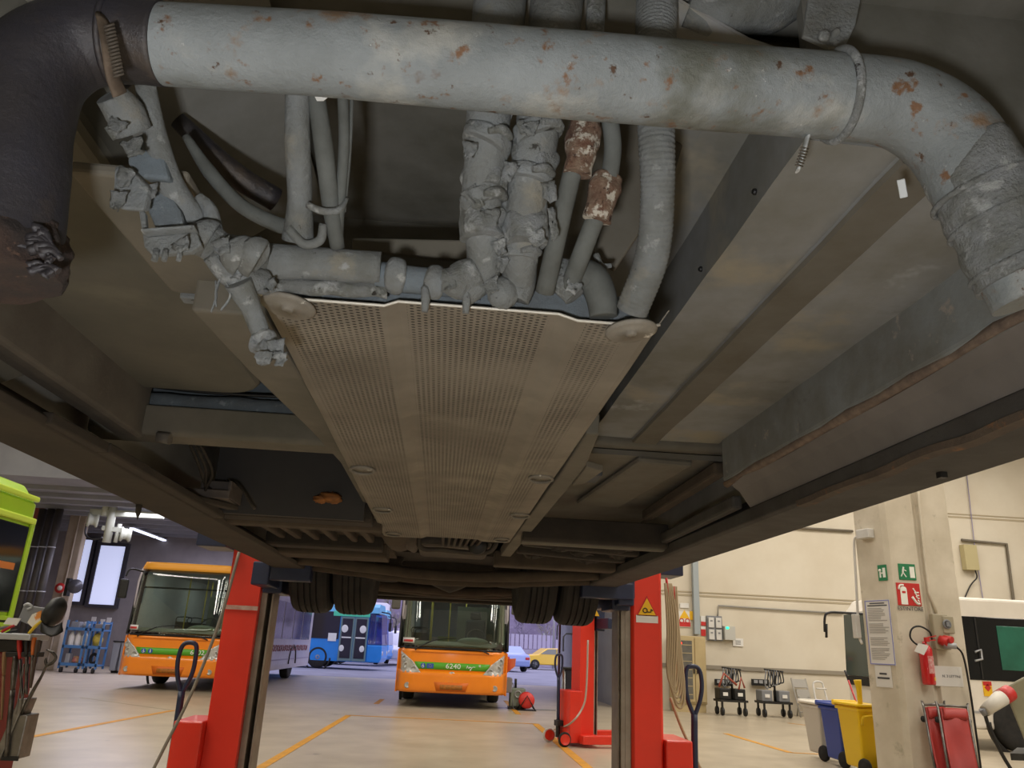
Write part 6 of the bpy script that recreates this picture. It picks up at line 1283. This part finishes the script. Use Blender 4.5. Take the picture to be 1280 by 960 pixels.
s = MB(); s.tube([W(1157, 805, Yp-.1), W(1147, 806, Yp-.13), W(1138, 797, Yp-.13), W(1140, 786, Yp-.13), W(1150, 783, Yp-.13), W(1162, 790, Yp-.12), W(1165, 800, Yp-.1)], .011, 8, 6); s.build('hose', m_blk, t)
s = MB(); s.sheet([W(1143, 814, Yp-.19), W(1148, 804, Yp-.19), W(1161, 807, Yp-.19), W(1155, 819, Yp-.19)], (0, .003, 0)); s.build('tag', m_paper, t)
s = MB(); s.grid(lambda u, v: Vector((ce.x+.0765*math.sin(-.35+1.3*u), ce.y-.0765*math.cos(-.35+1.3*u), zb_+.13+.2*v)), 10, 2); s.build('pale_label', M('extinguisher_label', '#c9696a', .5, 0, '#d9b2ac', 25), t)
s = MB(); s.grid(lambda u, v: Vector((ce.x+.077*math.sin(.4+.4*u), ce.y-.077*math.cos(.4+.4*u), zb_+.05+.04*v)), 4, 2); s.build('yellow_label', m_yel, t)
s = MB(); s.span((ce.x-.03, ce.y+.06, zb_+.1), (ce.x+.03, Yp, zb_+.3)); s.build('wall_hook', m_dsteel, t)
# socket box, plug and cable
m_sock = M('socket_box_grey', '#a39a83', .5)
t = thing('socket_box', 'grey power socket box on the pillar above the red plug', 'socket', W(1175, 790))
a, b, c, d = W(1163, 790), W(1188, 790), W(1175, 768), W(1175, 812)
s = MB(); s.span((a.x, Yp-.08, d.z), (b.x-.06, Yp, c.z)); s.span((a.x+.12, Yp-.10, (c.z+d.z)/2-.02), (b.x, Yp, c.z-.02)); s.build('body', m_sock, t, .012)
s = MB(); s.torus((b.x-.1, Yp-.105, c.z-.12), (0, 1, 0), .045, .012, 20, 8); s.span((b.x-.12, Yp-.13, c.z-.15), (b.x-.08, Yp-.1, c.z-.09)); s.build('rotary_switch', m_grey, t)
s = MB(); s.tube([(a.x+.1, Yp-.02, c.z), W(1161, 740, Yp-.02), W(1155, 690, Yp-.02), W(1150, 640, Yp-.02), W(1142, 560, Yp-.02)], .018, 8, 1); s.build('conduit', m_pillar, t)
t = thing('power_plug', 'red and grey plug with black cable in the socket box', 'plug', W(1185, 803, Yp-.14))
s = MB(); s.cyl(W(1175, 800, Yp-.08), W(1186, 803, Yp-.17), .055, 18); s.cyl(W(1180, 798, Yp-.1), W(1190, 800, Yp-.2), .04, 14); s.build('socket_flange', m_red, t)
s = MB(); s.cyl(W(1180, 806, Yp-.12), W(1196, 808, Yp-.2), .045, 16, .032); s.build('plug_body', m_lgrey, t)
s = MB(); s.tube([W(1195, 808, Yp-.2), W(1204, 820, Yp-.2), W(1212, 860, Yp-.2), W(1220, 915, Yp-.2), W(1226, 960, Yp-.2), W(1232, 1010, Yp-.2)], .012, 8, 6); s.build('cable', m_blk, t)
# lamp box with conduit on the pillar's left edge
t = thing('emergency_lamp', 'white emergency lamp box with conduit on the pillar\'s left edge', 'lamp', onface(1084, 668))
c = onface(1085, 668)+fn*.05; s = MB(); s.box(c, (.22, .12, .1), rot=frot); s.build('lamp_box', m_white, t, .01)
s = MB(); s.tube([c-fd*.1, onface(1074, 671)+fn*.03, onface(1070, 678)+fn*.03, onface(1072, 720)+fn*.03, onface(1076, 790)+fn*.03, onface(1080, 805)+fn*.03], .016, 8, 4); s.build('conduit', m_white, t)
c = onface(1078, 783)+fn*.06-fd*.04; s = MB(); s.box(c, (.07, .3, .08), rot=frot); s.build('switch_box', m_white, t, .01)
# beige box on the wall beyond the pillar's right edge
t, cx, cz, w_, h_, y_ = sign('alarm_box', 'beige box on the wall above the white coach beside the pillar', 'box', 1201, 682, 1217, 713, Yw, M('beige_plastic', '#b3a87f', .5), None, .2)
s = MB(); s.tube([(cx+.1, y_+.08, cz-h_/2), (cx+.12, y_+.08, cz-h_/2-.2), W(1213, 732, Yw-.05), W(1204, 752, Yw-.05)], .018, 8, 4); s.build('cable', m_blk, t)
# red creeper boards leaning on the pillar
m_rv = M('red_vinyl', '#b23a34', .45, 0, '#a2322d', 3, 1, .1, 8)
def creeper(pts, label, Y0_, Y1_):
    """four photo corners: top left, top right, bottom right, bottom left; leans back from Y0_ at the floor to Y1_ at the top"""
    P4 = [at(*pts[0], y=Y1_), at(*pts[1], y=Y1_), at(*pts[2], y=Y0_), at(*pts[3], y=Y0_)]
    t = thing('mechanic_creeper', label, 'creeper', (P4[3]+P4[2])/2, 0, 'red creeper boards leaning on the pillar')
    f = lambda u, v: (P4[3].lerp(P4[2], u)).lerp(P4[0].lerp(P4[1], u), v)
    n_ = (P4[1]-P4[0]).cross(P4[0]-P4[3]).normalized(); n_ = n_ if n_.y < 0 else -n_
    s = MB(); s.grid(lambda u, v: f(.05+.9*u, .03+.94*v)+n_*(.02+.012*math.sin(v*9)*math.sin(u*PI)+.01*math.sin(u*7+v*5)), 14, 24); o = s.build('vinyl_pad', m_rv, t); md = o.modifiers.new('th', 'SOLIDIFY'); md.thickness = .02; md.offset = -1
    s = MB(); s.tube([f(0, 0), f(0, .97), f(.04, 1), f(.96, 1), f(1, .97), f(1, 0)], .014, 8, 2); s.build('tube_frame', m_steel, t)
    s = MB(); s.grid(lambda u, v: f(.1+.8*u, .84+.13*v)+n_*(.035+.02*math.sin(v*PI)), 8, 4); o = s.build('head_cushion', m_rv, t); md = o.modifiers.new('th', 'SOLIDIFY'); md.thickness = .02; md.offset = -1
    for u, v in ((0, .1), (1, .1), (0, .85), (1, .85)): s = MB(); s.lathe([(0, -.02), (.035, -.02), (.035, .02), (0, .02)], f(u, v)-n_*.035, fd, 12); s.build('caster', m_rubber, t)
creeper([(1154, 881), (1180, 881), (1198, 1000), (1176, 1000)], 'narrower red creeper board leaning on the pillar, left of the other', PY-.45, PY-.1)
creeper([(1172, 882), (1209, 884), (1230, 1000), (1192, 1000)], 'wider red creeper board leaning on the pillar below the socket box', PY-.6, PY-.22)
# charging machine with a heavy plug at the right edge
Ym = 7.6
W = lambda a, b, y=Ym: at(a, b, y=y)
m_mach = M('khaki_machine', '#8d8a70', .5, 0, '#7d7a62', 3)
t = thing('battery_charger', 'khaki machine with a white plug at the photo\'s right edge', 'machine', (W(1320, 960).x, Ym, 0))
P4 = [W(1257, 858), W(1300, 835), W(1400, 845), W(1400, 960), W(1290, 950), W(1262, 880)]
s = MB(); s.sheet(P4, (.52, .6, 0)); s.build('hood', m_mach, t, .02)
x0_, x1_ = W(1284, 955).x, W(1400, 955).x
s = MB(); s.sheet([(x0_, Ym+.02, .2), (x1_, Ym+.02, .2), (x1_, Ym+.02, W(1300, 950).z+.05), (x0_, Ym+.02, W(1300, 950).z+.05)], (.5, .58, 0)); s.build('body', m_dsteel, t, .02)
s = MB(); a = W(1262, 950); s.sheet([(a.x, Ym-.02, a.z), (x1_, Ym-.02, a.z), (x1_, Ym-.02, a.z+.06), (a.x, Ym-.02, a.z+.06)], (.5, .58, 0)); s.build('shelf', m_dsteel, t)
for x in (x0_+.12, x1_-.12):
    for y in (Ym+.15, Ym+.55): s = MB(); s.lathe([(0, -.03), (.1, -.03), (.11, 0), (.1, .03), (0, .03)], (x+(y-Ym)*.85, y, .11), (1, 0, 0), 18); s.build('wheel', m_rubber, t)
t2 = thing('charging_plug', 'white and red charging plug sticking out of the khaki machine', 'plug', W(1240, 880, Ym-.05))
s = MB(); s.cyl(W(1250, 873, Ym-.03), W(1262, 866, Ym+.0), .075, 20); s.build('collar', m_red, t2)
s = MB(); s.cyl(W(1231, 889, Ym-.08), W(1252, 872, Ym-.03), .05, 20, .075); s.build('plug_body', M('plug_white', '#cfcabd', .5), t2)
s = MB(); s.cyl(W(1227, 886, Ym-.08), W(1232, 893, Ym-.08), .03, 14); s.build('gland', m_grey, t2)
s = MB(); s.tube([W(1231, 892, Ym-.08), W(1236, 908, Ym-.08), W(1250, 938, Ym-.08), W(1264, 962, Ym-.08), W(1280, 985, Ym-.08)], .017, 8, 6); s.build('cable', m_blk, t2)
